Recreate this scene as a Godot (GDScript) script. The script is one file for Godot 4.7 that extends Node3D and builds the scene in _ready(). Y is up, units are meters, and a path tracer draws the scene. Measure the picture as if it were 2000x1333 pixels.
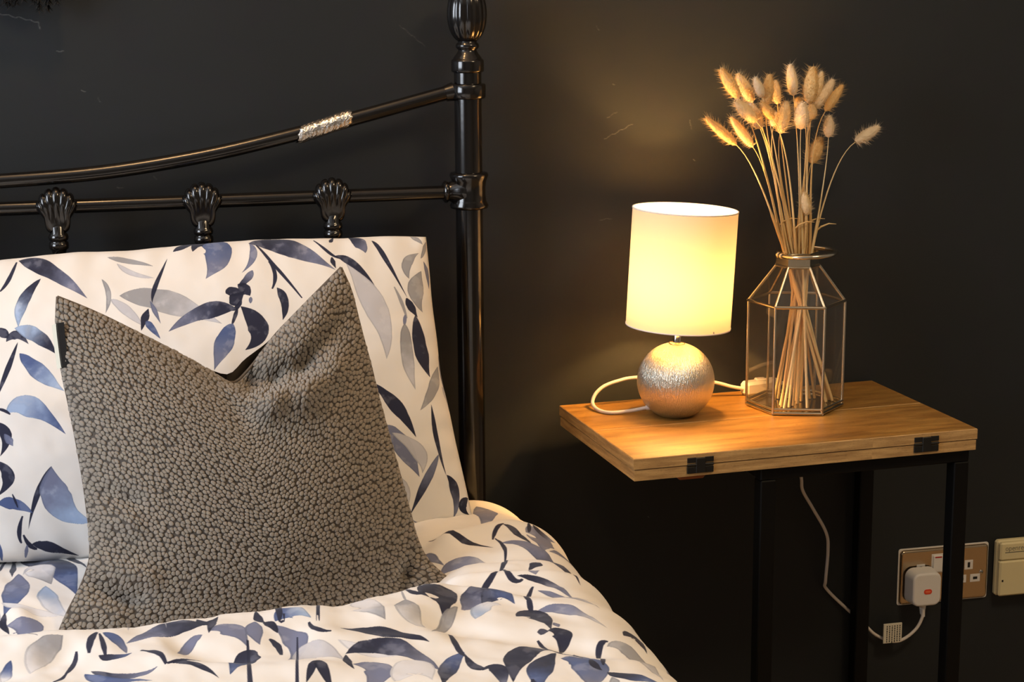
extends Node3D
# A corner of a bedroom: a black metal bedstead with printed linen, a folding side table,
# a lit table lamp and a glass lantern vase of dried bunny tail grass against a charcoal wall.

var M := {}
var rng := RandomNumberGenerator.new()
var taken := {}
var noise := FastNoiseLite.new()

const TABLE_AT := Vector3(-0.6175, 0.6637, 0.0338)
const TABLE_TURN := 0.05707
const LEAF := 0.0146

# ------------------------------------------------------------------ naming
func numbered(called: String) -> String:
	var n: int = taken.get(called, 0)
	taken[called] = n + 1
	return called if n == 0 else "%s_%03d" % [called, n]

func tag(o: Node3D, label: String, category: String, group := "") -> void:
	o.set_meta("label", label)
	o.set_meta("category", category)
	if group:
		o.set_meta("group", group)

func thing(called: String, label: String, category: String, at := Vector3.ZERO, turn := 0.0, group := "") -> Node3D:
	var o := Node3D.new()
	o.name = numbered(called)
	add_child(o)
	o.position = at
	o.rotation.y = turn
	tag(o, label, category, group)
	return o

func part(called: String, mesh: Mesh, m: Material, parent: Node3D, at := Vector3.ZERO) -> MeshInstance3D:
	var o := MeshInstance3D.new()
	o.name = called
	o.mesh = mesh
	if m:
		o.material_override = m
	parent.add_child(o, true)
	o.position = at
	o.cast_shadow = GeometryInstance3D.SHADOW_CASTING_SETTING_ON
	return o

func struct(called: String, mesh: Mesh, m: Material, at := Vector3.ZERO) -> MeshInstance3D:
	var o := part(called, mesh, m, self, at)
	o.set_meta("kind", "structure")
	return o

# ------------------------------------------------------------------ shapes
func start() -> SurfaceTool:
	var st := SurfaceTool.new()
	st.begin(Mesh.PRIMITIVE_TRIANGLES)
	st.set_uv(Vector2.ZERO)
	return st

func done(st: SurfaceTool) -> ArrayMesh:
	st.generate_normals()
	return st.commit()

func tri(st: SurfaceTool, a: Vector3, b: Vector3, c: Vector3) -> void:
	# a, b, c run anticlockwise seen from outside
	st.add_vertex(a)
	st.add_vertex(c)
	st.add_vertex(b)

func quad(st: SurfaceTool, a: Vector3, b: Vector3, c: Vector3, d: Vector3) -> void:
	tri(st, a, b, c)
	tri(st, a, c, d)

func grid(st: SurfaceTool, n: int, m: int, f: Callable) -> void:
	# f(u, v) gives [position, uv]; faces look along d/du x d/dv
	st.set_smooth_group(0)
	var P := []
	for j in m + 1:
		for i in n + 1:
			P.append(f.call(float(i) / n, float(j) / m))
	for j in m:
		for i in n:
			var a: int = j * (n + 1) + i
			for k in [a, a + n + 1, a + 1, a + 1, a + n + 1, a + n + 2]:
				st.set_uv(P[k][1])
				st.add_vertex(P[k][0])

func lathe(st: SurfaceTool, prof: Array, sides := 32, xf := Transform3D(), flute := 0.0, flutes := 0) -> void:
	# prof: Vector2(radius, height) from bottom to top
	grid(st, sides, prof.size() - 1, func(u, v):
		var q: Vector2 = prof[int(round(v * (prof.size() - 1)))]
		var a: float = -u * TAU
		var r: float = q.x * (1.0 + flute * (absf(cos(a * flutes * 0.5)) - 0.6)) if flutes else q.x
		return [xf * Vector3(r * sin(a), q.y, r * cos(a)), Vector2(u, v)])

func sweep(st: SurfaceTool, path: Array, rad, sides := 12, cap := true) -> void:
	# a round tube along path; rad is a number or one number for each point
	var n := path.size()
	var rings := []
	var nrm := Vector3.ZERO
	for i in n:
		var t: Vector3 = (path[mini(i + 1, n - 1)] - path[maxi(i - 1, 0)]).normalized()
		if i == 0:
			nrm = t.cross(Vector3(0.31, 0.2, 0.93) if absf(t.z) < 0.9 else Vector3.UP).normalized()
		nrm = (nrm - t * nrm.dot(t)).normalized()
		var bi := t.cross(nrm)
		var r: float = rad[i] if rad is Array else rad
		var ring := []
		for k in sides + 1:
			var a := TAU * k / sides
			ring.append(path[i] + (nrm * cos(a) + bi * sin(a)) * r)
		rings.append(ring)
	st.set_smooth_group(0)
	for i in n - 1:
		for k in sides:
			st.set_uv(Vector2(float(k) / sides, float(i) / n))
			quad(st, rings[i][k], rings[i][k + 1], rings[i + 1][k + 1], rings[i + 1][k])
	if cap:
		st.set_smooth_group(-1)
		for k in range(1, sides - 1):
			tri(st, rings[0][0], rings[0][k + 1], rings[0][k])
			tri(st, rings[n - 1][0], rings[n - 1][k], rings[n - 1][k + 1])

func block(st: SurfaceTool, lo: Vector3, hi: Vector3, b := 0.001, xf := Transform3D()) -> void:
	# a box with chamfered edges
	st.set_smooth_group(-1)
	var c := (lo + hi) * 0.5
	var h := (hi - lo) * 0.5
	b = minf(b, minf(h.x, minf(h.y, h.z)) * 0.98)
	var ax := [Vector3.RIGHT, Vector3.UP, Vector3.BACK]
	var pt := func(sx: float, sy: float, sz: float, face: int) -> Vector3:
		var v := Vector3(sx * (h.x - (0.0 if face == 0 else b)), sy * (h.y - (0.0 if face == 1 else b)), sz * (h.z - (0.0 if face == 2 else b)))
		return xf * (c + v)
	for f in 3:
		for s in [-1.0, 1.0]:
			var q := []
			for k in [[-1, -1], [1, -1], [1, 1], [-1, 1]]:
				var v := [0.0, 0.0, 0.0]
				v[f] = s
				v[(f + 1) % 3] = float(k[0])
				v[(f + 2) % 3] = float(k[1])
				q.append(pt.call(v[0], v[1], v[2], f))
			if s > 0:
				quad(st, q[0], q[1], q[2], q[3])
			else:
				quad(st, q[3], q[2], q[1], q[0])
	for f in 3:  # the edges along axis f
		var g := (f + 1) % 3
		var e := (f + 2) % 3
		for s in [-1.0, 1.0]:
			for t in [-1.0, 1.0]:
				var a := [0.0, 0.0, 0.0]
				a[f] = -1.0
				a[g] = s
				a[e] = t
				var d := a.duplicate()
				d[f] = 1.0
				var q := [pt.call(a[0], a[1], a[2], g), pt.call(d[0], d[1], d[2], g), pt.call(d[0], d[1], d[2], e), pt.call(a[0], a[1], a[2], e)]
				if s * t < 0:
					quad(st, q[0], q[1], q[2], q[3])
				else:
					quad(st, q[3], q[2], q[1], q[0])
	for sx in [-1.0, 1.0]:
		for sy in [-1.0, 1.0]:
			for sz in [-1.0, 1.0]:
				var q := [pt.call(sx, sy, sz, 0), pt.call(sx, sy, sz, 1), pt.call(sx, sy, sz, 2)]
				if sx * sy * sz > 0:
					tri(st, q[0], q[1], q[2])
				else:
					tri(st, q[0], q[2], q[1])

func box(lo: Vector3, hi: Vector3, b := 0.001) -> ArrayMesh:
	var st := start()
	block(st, lo, hi, b)
	return done(st)

func pillow_slab(st: SurfaceTool, w: float, h: float, d: float, r: float, soft: float, taper := 0.0, steps := 5) -> void:
	# a plate with rounded corners of radius r and a soft front edge, its back on z = 0, its front on z = d
	var outline := func(inset: float) -> Array:
		var o := []
		for k in 4:
			var cx: float = [1, -1, -1, 1][k] * (w / 2 - r)
			var cy: float = [1, 1, -1, -1][k] * (h / 2 - r)
			for i in steps + 1:
				var a: float = PI / 2 * (k + float(i) / steps)
				o.append(Vector2(cx + cos(a) * (r - inset), cy + sin(a) * (r - inset)))
		return o
	var rings := [[outline.call(0.0), 0.0]]
	for i in 5:
		var a := PI / 2 * i / 4.0
		rings.append([outline.call(taper + soft * (1.0 - cos(a))), d - soft + soft * sin(a)])
	st.set_smooth_group(0)
	for j in rings.size() - 1:
		var n: int = rings[j][0].size()
		for i in n:
			var a: Vector2 = rings[j][0][i]
			var b: Vector2 = rings[j][0][(i + 1) % n]
			var c: Vector2 = rings[j + 1][0][(i + 1) % n]
			var e: Vector2 = rings[j + 1][0][i]
			quad(st, Vector3(a.x, a.y, rings[j][1]), Vector3(b.x, b.y, rings[j][1]), Vector3(c.x, c.y, rings[j + 1][1]), Vector3(e.x, e.y, rings[j + 1][1]))
	st.set_smooth_group(-1)
	var last: Array = rings[rings.size() - 1][0]
	for i in range(1, last.size() - 1):
		tri(st, Vector3(last[0].x, last[0].y, d), Vector3(last[i].x, last[i].y, d), Vector3(last[i + 1].x, last[i + 1].y, d))

func crv(P: PackedVector2Array, t: float) -> Vector2:
	var n := P.size() - 1
	t = clampf(t, 0, 1) * n
	var i := mini(int(t), n - 1)
	var u := t - i
	var p0 := P[maxi(i - 1, 0)]
	var p1 := P[i]
	var p2 := P[i + 1]
	var p3 := P[mini(i + 2, n)]
	return 0.5 * (2.0 * p1 + (p2 - p0) * u + (2.0 * p0 - 5.0 * p1 + 4.0 * p2 - p3) * u * u + (3.0 * p1 - p0 - 3.0 * p2 + p3) * u * u * u)

func spline(pts: Array, per := 6) -> Array:
	var out := []
	var n := pts.size() - 1
	for i in n:
		var p0: Vector3 = pts[maxi(i - 1, 0)]
		var p1: Vector3 = pts[i]
		var p2: Vector3 = pts[i + 1]
		var p3: Vector3 = pts[mini(i + 2, n)]
		for k in per:
			var u := float(k) / per
			out.append(0.5 * (2.0 * p1 + (p2 - p0) * u + (2.0 * p0 - 5.0 * p1 + 4.0 * p2 - p3) * u * u + (3.0 * p1 - p0 - 3.0 * p2 + p3) * u * u * u))
	out.append(pts[n])
	return out

func coons(c: Dictionary, s: float, t: float) -> Vector2:
	var B: PackedVector2Array = c.B
	var T: PackedVector2Array = c.T
	var cor: Vector2 = (1 - s) * (1 - t) * B[0] + s * (1 - t) * B[B.size() - 1] + (1 - s) * t * T[0] + s * t * T[T.size() - 1]
	return (1 - t) * crv(B, s) + t * crv(T, s) + (1 - s) * crv(c.L, t) + s * crv(c.R, t) - cor

# ------------------------------------------------------------------ materials
func mat(c: Color, rough := 0.6, metal := 0.0) -> StandardMaterial3D:
	var m := StandardMaterial3D.new()
	m.albedo_color = c
	m.roughness = rough
	m.metallic = metal
	return m

func bumpy(m: StandardMaterial3D, freq: float, depth: float, scale: float, size := 256, octaves := 3) -> StandardMaterial3D:
	var t := NoiseTexture2D.new()
	t.width = size
	t.height = size
	t.seamless = true
	var n := FastNoiseLite.new()
	n.frequency = freq
	n.fractal_octaves = octaves
	t.noise = n
	m.heightmap_enabled = true
	m.heightmap_texture = t
	m.heightmap_scale = depth
	m.uv1_triplanar = true
	m.uv1_scale = Vector3.ONE * scale
	return m

func weave_texture() -> ImageTexture:
	var im := Image.create(64, 64, false, Image.FORMAT_RGB8)
	for y in 64:
		for x in 64:
			var over := (x / 4 + y / 4) % 2 == 0
			var h := absf(sin(PI * (x % 4 + 0.5) / 4.0)) if over else absf(sin(PI * (y % 4 + 0.5) / 4.0))
			im.set_pixel(x, y, Color(h, h, h))
	return ImageTexture.create_from_image(im)

# Watercolour leaves printed on white cotton. Each leaf: start, middle, end (texture pixels), width, tones from start to end.
const TONES := {"N": Color(0.135, 0.15, 0.235), "B": Color(0.29, 0.36, 0.55), "S": Color(0.44, 0.47, 0.59), "G": Color(0.60, 0.61, 0.64), "P": Color(0.77, 0.78, 0.82), "L": Color(0.62, 0.71, 0.85), "W": Color(0.87, 0.88, 0.91), "D": Color(0.1, 0.11, 0.16)}

func print_texture(w: int, h: int, leaves: Array) -> ImageTexture:
	var im := Image.create(w, h, false, Image.FORMAT_RGB8)
	var cloth := Color(0.925, 0.915, 0.905)
	im.fill(cloth)
	for l in leaves:
		var a := Vector2(l[0], l[1])
		var m := Vector2(l[2], l[3])
		var b := Vector2(l[4], l[5])
		var c := m * 2.0 - (a + b) * 0.5
		var wide: float = l[6]
		var tones: String = l[7]
		var c0: Color = TONES[tones[0]]
		var c1: Color = TONES[tones[tones.length() - 1]]
		var long := a.distance_to(m) + m.distance_to(b)
		var leafy := wide > 12.0
		var left := PackedVector2Array()
		var right := PackedVector2Array()
		var n := 18
		var off := float(int(a.x * 7.0 + a.y * 3.0) % 977)
		for i in n + 1:
			var t := float(i) / n
			var p := a.lerp(c, t).lerp(c.lerp(b, t), t)
			var d := ((c - a).lerp(b - c, t)).normalized()
			var q := Vector2(-d.y, d.x)
			var r := sin(PI * pow(t, 0.85)) * (0.9 + 0.1 * sin(t * 7.0 + off)) if leafy else 0.35 + 0.65 * sin(PI * t)
			var jag := 1.0 + 0.16 * noise.get_noise_2d(off + t * 240.0, 3.0)
			left.append(p + q * wide * 0.5 * r * jag)
			right.append(p - q * wide * 0.5 * r * jag)
		right.reverse()
		left.append_array(right)
		var poly := left
		var y0 := 1e9
		var y1 := -1e9
		for p in poly:
			y0 = minf(y0, p.y)
			y1 = maxf(y1, p.y)
		var ax := (b - a)
		var l2 := maxf(ax.length_squared(), 1.0)
		for y in range(maxi(int(y0), 0), mini(int(y1) + 2, h)):
			var xs := []
			for i in poly.size():
				var p: Vector2 = poly[i]
				var q: Vector2 = poly[(i + 1) % poly.size()]
				if (p.y <= y) != (q.y <= y):
					xs.append(p.x + (y - p.y) / (q.y - p.y) * (q.x - p.x))
			xs.sort()
			for k in range(0, xs.size() - 1, 2):
				var xa: float = xs[k]
				var xb: float = xs[k + 1]
				for x in range(maxi(int(floor(xa)), 0), mini(int(ceil(xb)) + 1, w)):
					var cover := clampf(x + 1.0 - xa, 0, 1) * clampf(xb - x + 0.0, 0, 1)
					if cover <= 0.0:
						continue
					var t := clampf((Vector2(x, y) - a).dot(ax) / l2, 0, 1)
					var nz := noise.get_noise_2d(x * 1.3 + off * 5.0, y * 1.3)
					var col := c0.lerp(c1, clampf(smoothstep(0.15, 0.85, t) + nz * 0.4, 0, 1))
					if leafy:
						var edge := minf(x - xa, xb - x)
						col = col.lerp(Color(0.94, 0.94, 0.96), clampf(nz * 0.7 - 0.12, 0, 0.16))
						if edge < 3.0:
							col = col.darkened(0.10)
					im.set_pixel(x, y, im.get_pixel(x, y).lerp(col, cover * 0.95))
	return ImageTexture.create_from_image(im)

func cloth(print: Texture2D, weave: Texture2D) -> StandardMaterial3D:
	var m := mat(Color.WHITE, 0.85)
	m.albedo_texture = print
	m.rim_enabled = true
	m.rim = 0.25
	m.metallic_specular = 0.3
	return m

func wood_texture(base: Color, dark: Color, sd: int) -> ImageTexture:
	var im := Image.create(512, 256, false, Image.FORMAT_RGB8)
	var n := FastNoiseLite.new()
	n.seed = sd
	n.frequency = 0.02
	for y in 256:
		for x in 512:
			var a := n.get_noise_2d(x * 0.35, y * 2.2) * 0.5 + 0.5
			var b := n.get_noise_2d(x * 0.9 + 500.0, y * 16.0) * 0.5 + 0.5
			var pore := n.get_noise_2d(x * 3.0, y * 60.0)
			var c := base.lerp(dark, clampf(a * 1.25 + b * 0.55 - 0.52, 0, 1))
			if pore > 0.42:
				c = c.darkened(0.16)
			im.set_pixel(x, y, c)
	return ImageTexture.create_from_image(im)

func wall_texture() -> ImageTexture:
	# charcoal paint with faint roller patches, pale scratches and chips where the photograph shows them
	var w := 2048
	var h := 1024
	var im := Image.create(w, h, false, Image.FORMAT_RGB8)
	var patch := Image.create(256, 128, false, Image.FORMAT_RGB8)
	for y in 128:
		for x in 256:
			var v := noise.get_noise_2d(x * 2.0, y * 2.0) * 0.010
			patch.set_pixel(x, y, Color(0.124 + v, 0.139 + v, 0.152 + v))
	patch.resize(w, h, Image.INTERPOLATE_CUBIC)
	im.copy_from(patch)
	im.convert(Image.FORMAT_RGB8)
	var pale := Color(0.42, 0.42, 0.41)
	for s in SCRATCHES:
		var a := Vector2(s[0], s[1])
		var b := Vector2(s[2], s[3])
		var steps := int(a.distance_to(b) * 2.0) + 1
		for i in steps + 1:
			var p := a.lerp(b, float(i) / steps) + Vector2(0, sin(i * 0.21) * 0.8)
			for k in 2:
				var q := Vector2i(p + Vector2(k, 0))
				if q.x >= 0 and q.y >= 0 and q.x < w and q.y < h:
					im.set_pixel(q.x, q.y, im.get_pixel(q.x, q.y).lerp(pale, s[4] * (0.5 + 0.5 * noise.get_noise_2d(i * 9.0, a.y))))
	return ImageTexture.create_from_image(im)

const SCRATCHES := [[1184, 427, 1226, 407, 0.5], [1188, 397, 1203, 389, 0.3], [363, 239, 402, 248, 0.6], [402, 248, 411, 251, 0.6], [411, 251, 413, 260, 0.4], [432, 288, 441, 289, 0.7], [461, 340, 466, 342, 0.9], [1312, 403, 1315, 417, 0.4], [1318, 460, 1321, 462, 0.9], [1196, 349, 1199, 350, 0.6], [1177, 543, 1196, 542, 0.3], [482, 350, 485, 357, 0.3], [891, 262, 926, 291, 0.25], [1172, 267, 1176, 274, 0.3], [550, 458, 554, 462, 0.3], [1254, 994, 1256, 996, 0.5], [501, 471, 509, 473, 0.4]]

func make_materials() -> void:
	M.wall = mat(Color.WHITE, 0.62)
	M.wall.metallic_specular = 0.4
	M.wall.albedo_texture = wall_texture()
	var roll := NoiseTexture2D.new()
	roll.width = 512
	roll.height = 512
	roll.seamless = true
	roll.noise = FastNoiseLite.new()
	roll.noise.frequency = 0.03
	M.wall.heightmap_enabled = true
	M.wall.heightmap_texture = roll
	M.wall.heightmap_scale = 0.03
	M.plain_wall = bumpy(mat(Color(0.55, 0.54, 0.52), 0.6), 0.03, 0.02, 1.2)
	M.ceiling = bumpy(mat(Color(0.86, 0.85, 0.83), 0.85), 0.03, 0.02, 1.2)
	M.floor = bumpy(mat(Color(0.66, 0.57, 0.46), 0.9), 0.2, 0.2, 3.0)
	M.white_paint = mat(Color(0.87, 0.87, 0.86), 0.4)
	M.black_metal = mat(Color(0.055, 0.045, 0.04), 0.16)
	M.black_metal.metallic_specular = 0.6
	bumpy(M.black_metal, 0.02, 0.003, 14.0)
	M.table_metal = mat(Color(0.02, 0.02, 0.02), 0.55)
	M.table_metal.metallic_specular = 0.3
	M.hinge = mat(Color(0.10, 0.10, 0.10), 0.45, 0.3)
	M.foil = bumpy(mat(Color(0.88, 0.87, 0.85), 0.25, 1.0), 0.06, 0.02, 24.0)
	M.wood_top = []
	for k in 3:
		var m := mat(Color.WHITE, 0.42)
		m.albedo_texture = wood_texture(Color(0.65, 0.49, 0.235).lightened(0.03 * k), Color(0.44, 0.295, 0.12), 3 + k)
		m.clearcoat_enabled = true
		m.clearcoat = 0.25
		m.clearcoat_roughness = 0.35
		M.wood_top.append(m)
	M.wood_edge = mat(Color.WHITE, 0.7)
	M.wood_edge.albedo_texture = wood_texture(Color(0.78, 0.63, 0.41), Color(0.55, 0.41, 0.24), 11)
	M.wood_block = mat(Color(0.55, 0.30, 0.13), 0.5)
	M.lamp_ball = mat(Color(0.93, 0.89, 0.81), 0.36, 1.0)
	M.lamp_ball.heightmap_enabled = true
	M.lamp_ball.heightmap_texture = scratched()
	M.lamp_ball.heightmap_scale = 0.11
	M.chrome = mat(Color(0.80, 0.78, 0.74), 0.16, 1.0)
	M.brass = mat(Color(0.72, 0.62, 0.48), 0.25, 1.0)
	M.shade = mat(Color(0.74, 0.71, 0.66), 0.9)
	M.shade.backlight_enabled = true
	M.shade.backlight = Color(0.325, 0.305, 0.275)
	M.trim = mat(Color(0.93, 0.91, 0.90), 0.8)
	M.bulb = mat(Color(1, 0.95, 0.85), 0.4)
	M.bulb.emission_enabled = true
	M.bulb.emission = Color(1.0, 0.80, 0.48)
	M.bulb.emission_energy_multiplier = 3.0
	M.fill_panel_glow = mat(Color(0.95, 0.93, 0.9), 0.5)
	M.fill_panel_glow.emission_enabled = true
	M.fill_panel_glow.emission = Color(1.0, 0.90, 0.74)
	M.fill_panel_glow.emission_energy_multiplier = 1.0
	M.white_plastic = mat(Color(0.86, 0.85, 0.84), 0.38)
	M.cord = mat(Color(0.84, 0.81, 0.78), 0.45)
	M.cream_plastic = mat(Color(0.84, 0.80, 0.64), 0.45)
	M.red = mat(Color(0.70, 0.10, 0.06), 0.4)
	M.orange_light = mat(Color(0.92, 0.45, 0.30), 0.4)
	M.orange = mat(Color(0.85, 0.25, 0.14), 0.4)
	M.dark = mat(Color(0.03, 0.03, 0.03), 0.6)
	M.grey_ink = mat(Color(0.42, 0.41, 0.36), 0.6)
	M.paper = mat(Color(0.83, 0.81, 0.74), 0.8)
	M.ink = mat(Color(0.22, 0.21, 0.20), 0.8)
	M.glass = mat(Color(0.75, 0.73, 0.68, 0.035), 0.02)
	M.glass.transparency = BaseMaterial3D.TRANSPARENCY_ALPHA
	M.vase_metal = mat(Color(0.78, 0.74, 0.66), 0.26, 1.0)
	M.stem = []
	for c in [Color(0.86, 0.74, 0.52), Color(0.80, 0.66, 0.44), Color(0.90, 0.81, 0.62)]:
		M.stem.append(mat(c, 0.7))
	M.head = []
	for c in [Color(0.92, 0.83, 0.66), Color(0.90, 0.77, 0.54), Color(0.92, 0.85, 0.73)]:
		var m := mat(c, 0.9)
		m.backlight_enabled = true
		m.backlight = Color(c.r * 0.6, c.g * 0.6, c.b * 0.6)
		M.head.append(m)
	M.velvet_base = mat(Color(0.31, 0.28, 0.25), 0.95)
	M.velvet_back = bumpy(mat(Color(0.40, 0.36, 0.32), 0.95), 0.2, 0.05, 20.0)
	M.pebble = []
	M.pebble_mat = mat(Color.WHITE, 0.85)
	M.pebble_mat.vertex_color_use_as_albedo = true
	M.pebble_mat.rim_enabled = true
	M.pebble_mat.rim = 0.7
	M.pebble_mat.rim_tint = 0.5
	M.black_fluff = mat(Color(0.035, 0.033, 0.03), 0.95)
	M.mattress = bumpy(mat(Color(0.88, 0.87, 0.85), 0.85), 0.05, 0.05, 8.0)
	var weave := weave_texture()
	M.pillow_cloth = cloth(print_texture(1600, 900, PILLOW_PRINT), weave)
	M.duvet_cloth = cloth(print_texture(1536, 1536, DUVET_PRINT), weave)

func scratched() -> ImageTexture:
	# fine upright scratches in hammered silver leaf
	var im := Image.create(1024, 256, false, Image.FORMAT_RGB8)
	var n := FastNoiseLite.new()
	n.frequency = 0.05
	n.fractal_octaves = 2
	for y in 256:
		for x in 1024:
			var v := 0.5 + 0.45 * n.get_noise_2d(x * 6.0, y * 0.8) + 0.35 * n.get_noise_2d(x * 12.0, y * 3.5 + 900.0)
			im.set_pixel(x, y, Color(v, v, v))
	return ImageTexture.create_from_image(im)

const PILLOW_PRINT := [
	[366, 28, 456, 75, 570, 176, 56, "NS"], [322, 126, 344, 88, 361, 34, 12, "N"], [435, 99, 390, 169, 382, 250, 39, "NL"], [321, 242, 341, 261, 361, 280, 27, "N"],
	[350, 288, 377, 271, 412, 302, 27, "N"], [371, 250, 431, 278, 490, 340, 46, "LN"], [382, 292, 359, 369, 334, 456, 16, "N"], [388, 326, 443, 385, 515, 449, 48, "BL"],
	[623, 44, 682, 59, 757, 83, 20, "G"], [650, 65, 698, 100, 760, 121, 19, "P"], [608, 113, 629, 165, 622, 225, 18, "G"], [635, 181, 677, 216, 731, 276, 33, "P"],
	[660, 171, 786, 199, 951, 285, 79, "GP"], [798, 63, 762, 150, 754, 203, 14, "N"], [743, 219, 731, 253, 722, 286, 22, "N"], [747, 195, 762, 232, 777, 269, 13, "S"],
	[735, 258, 750, 278, 775, 314, 23, "B"], [890, 8, 947, 52, 908, 140, 95, "BS"], [873, 48, 893, 11, 928, 7, 36, "N"], [815, 41, 850, 21, 888, 8, 26, "N"],
	[1043, 32, 1051, 77, 1014, 129, 23, "S"], [1046, 122, 1028, 151, 1000, 174, 27, "SN"], [965, 194, 986, 189, 1020, 200, 36, "N"], [1000, 167, 1021, 183, 1035, 206, 37, "N"],
	[974, 224, 992, 214, 1021, 188, 41, "N"], [1009, 215, 999, 235, 979, 249, 16, "N"], [994, 243, 895, 245, 798, 295, 54, "NS"], [998, 238, 987, 269, 976, 295, 13, "N"],
	[981, 287, 957, 336, 924, 421, 59, "BS"], [1006, 236, 1054, 313, 1012, 369, 64, "N"], [1037, 209, 1036, 220, 1035, 230, 13, "S"], [1041, 32, 1155, 50, 1295, 127, 64, "NS"],
	[1063, 42, 1115, 112, 1187, 218, 10, "N"], [1096, 94, 1112, 138, 1101, 186, 12, "N"], [1115, 182, 1135, 230, 1125, 285, 30, "N"], [1240, 25, 1277, 68, 1312, 88, 9, "N"],
	[1299, 80, 1358, 113, 1418, 197, 26, "N"], [1288, 84, 1289, 100, 1296, 122, 15, "N"], [1286, 35, 1295, 25, 1304, 5, 13, "N"], [1350, 9, 1384, 45, 1393, 73, 42, "NS"],
	[1419, 31, 1450, 83, 1505, 220, 16, "N"], [1516, 155, 1515, 104, 1557, 67, 31, "G"], [1556, 125, 1532, 197, 1546, 262, 50, "G"], [1538, 2, 1559, 20, 1575, 39, 22, "G"],
	[1596, 24, 1578, 58, 1561, 83, 17, "G"], [1570, 90, 1580, 130, 1583, 180, 19, "S"], [1329, 104, 1411, 266, 1422, 411, 75, "P"], [1502, 219, 1511, 245, 1527, 281, 25, "N"],
	[1521, 273, 1524, 378, 1541, 470, 48, "N"], [1470, 184, 1486, 233, 1495, 285, 10, "G"], [1492, 274, 1488, 291, 1484, 309, 10, "S"], [1486, 302, 1483, 395, 1489, 509, 44, "GP"],
	[1580, 431, 1541, 507, 1489, 572, 37, "G"], [1596, 388, 1595, 459, 1593, 529, 21, "S"], [1371, 479, 1426, 555, 1464, 650, 41, "N"], [1385, 605, 1421, 668, 1453, 765, 61, "S"],
	[1398, 629, 1460, 688, 1462, 756, 44, "P"], [1366, 737, 1398, 797, 1401, 847, 51, "P"], [1524, 555, 1519, 665, 1526, 774, 14, "N"], [1527, 771, 1545, 826, 1526, 896, 31, "NS"],
	[1516, 708, 1473, 773, 1411, 859, 25, "SN"], [1597, 841, 1563, 863, 1587, 899, 32, "N"], [1413, 868, 1464, 899, 1522, 897, 5, "S"], [1579, 496, 1594, 534, 1597, 574, 23, "P"],
	[355, 499, 421, 486, 503, 572, 64, "LB"], [333, 484, 350, 490, 365, 503, 9, "N"], [314, 518, 346, 560, 323, 619, 32, "N"], [300, 627, 337, 674, 301, 729, 35, "N"],
	[342, 556, 352, 575, 361, 593, 22, "S"], [454, 656, 410, 722, 369, 818, 16, "N"], [453, 657, 462, 760, 538, 810, 86, "SL"], [298, 750, 344, 752, 387, 779, 36, "B"],
	[341, 725, 346, 744, 350, 762, 6, "N"], [359, 785, 344, 824, 346, 849, 11, "N"], [354, 830, 366, 854, 384, 864, 12, "N"], [372, 852, 421, 863, 492, 890, 27, "N"],
	[285, 843, 287, 866, 287, 894, 11, "B"], [360, 854, 355, 870, 350, 888, 9, "S"], [136, 109, 206, 210, 227, 321, 48, "NS"], [106, 336, 201, 382, 280, 471, 50, "BL"],
	[68, 573, 141, 602, 219, 701, 57, "S"], [89, 756, 164, 770, 213, 845, 40, "N"], [228, 109, 249, 178, 224, 258, 14, "N"], [686, 452, 788, 521, 835, 669, 59, "NS"],
	[907, 561, 1012, 614, 1074, 760, 59, "BL"], [647, 723, 760, 704, 871, 796, 48, "N"], [1172, 522, 1226, 628, 1217, 770, 51, "GP"], [982, 805, 1094, 826, 1215, 785, 30, "S"],
	[746, 798, 740, 744, 843, 613, 11, "N"], [1248, 403, 1178, 492, 1109, 548, 11, "N"]]

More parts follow.
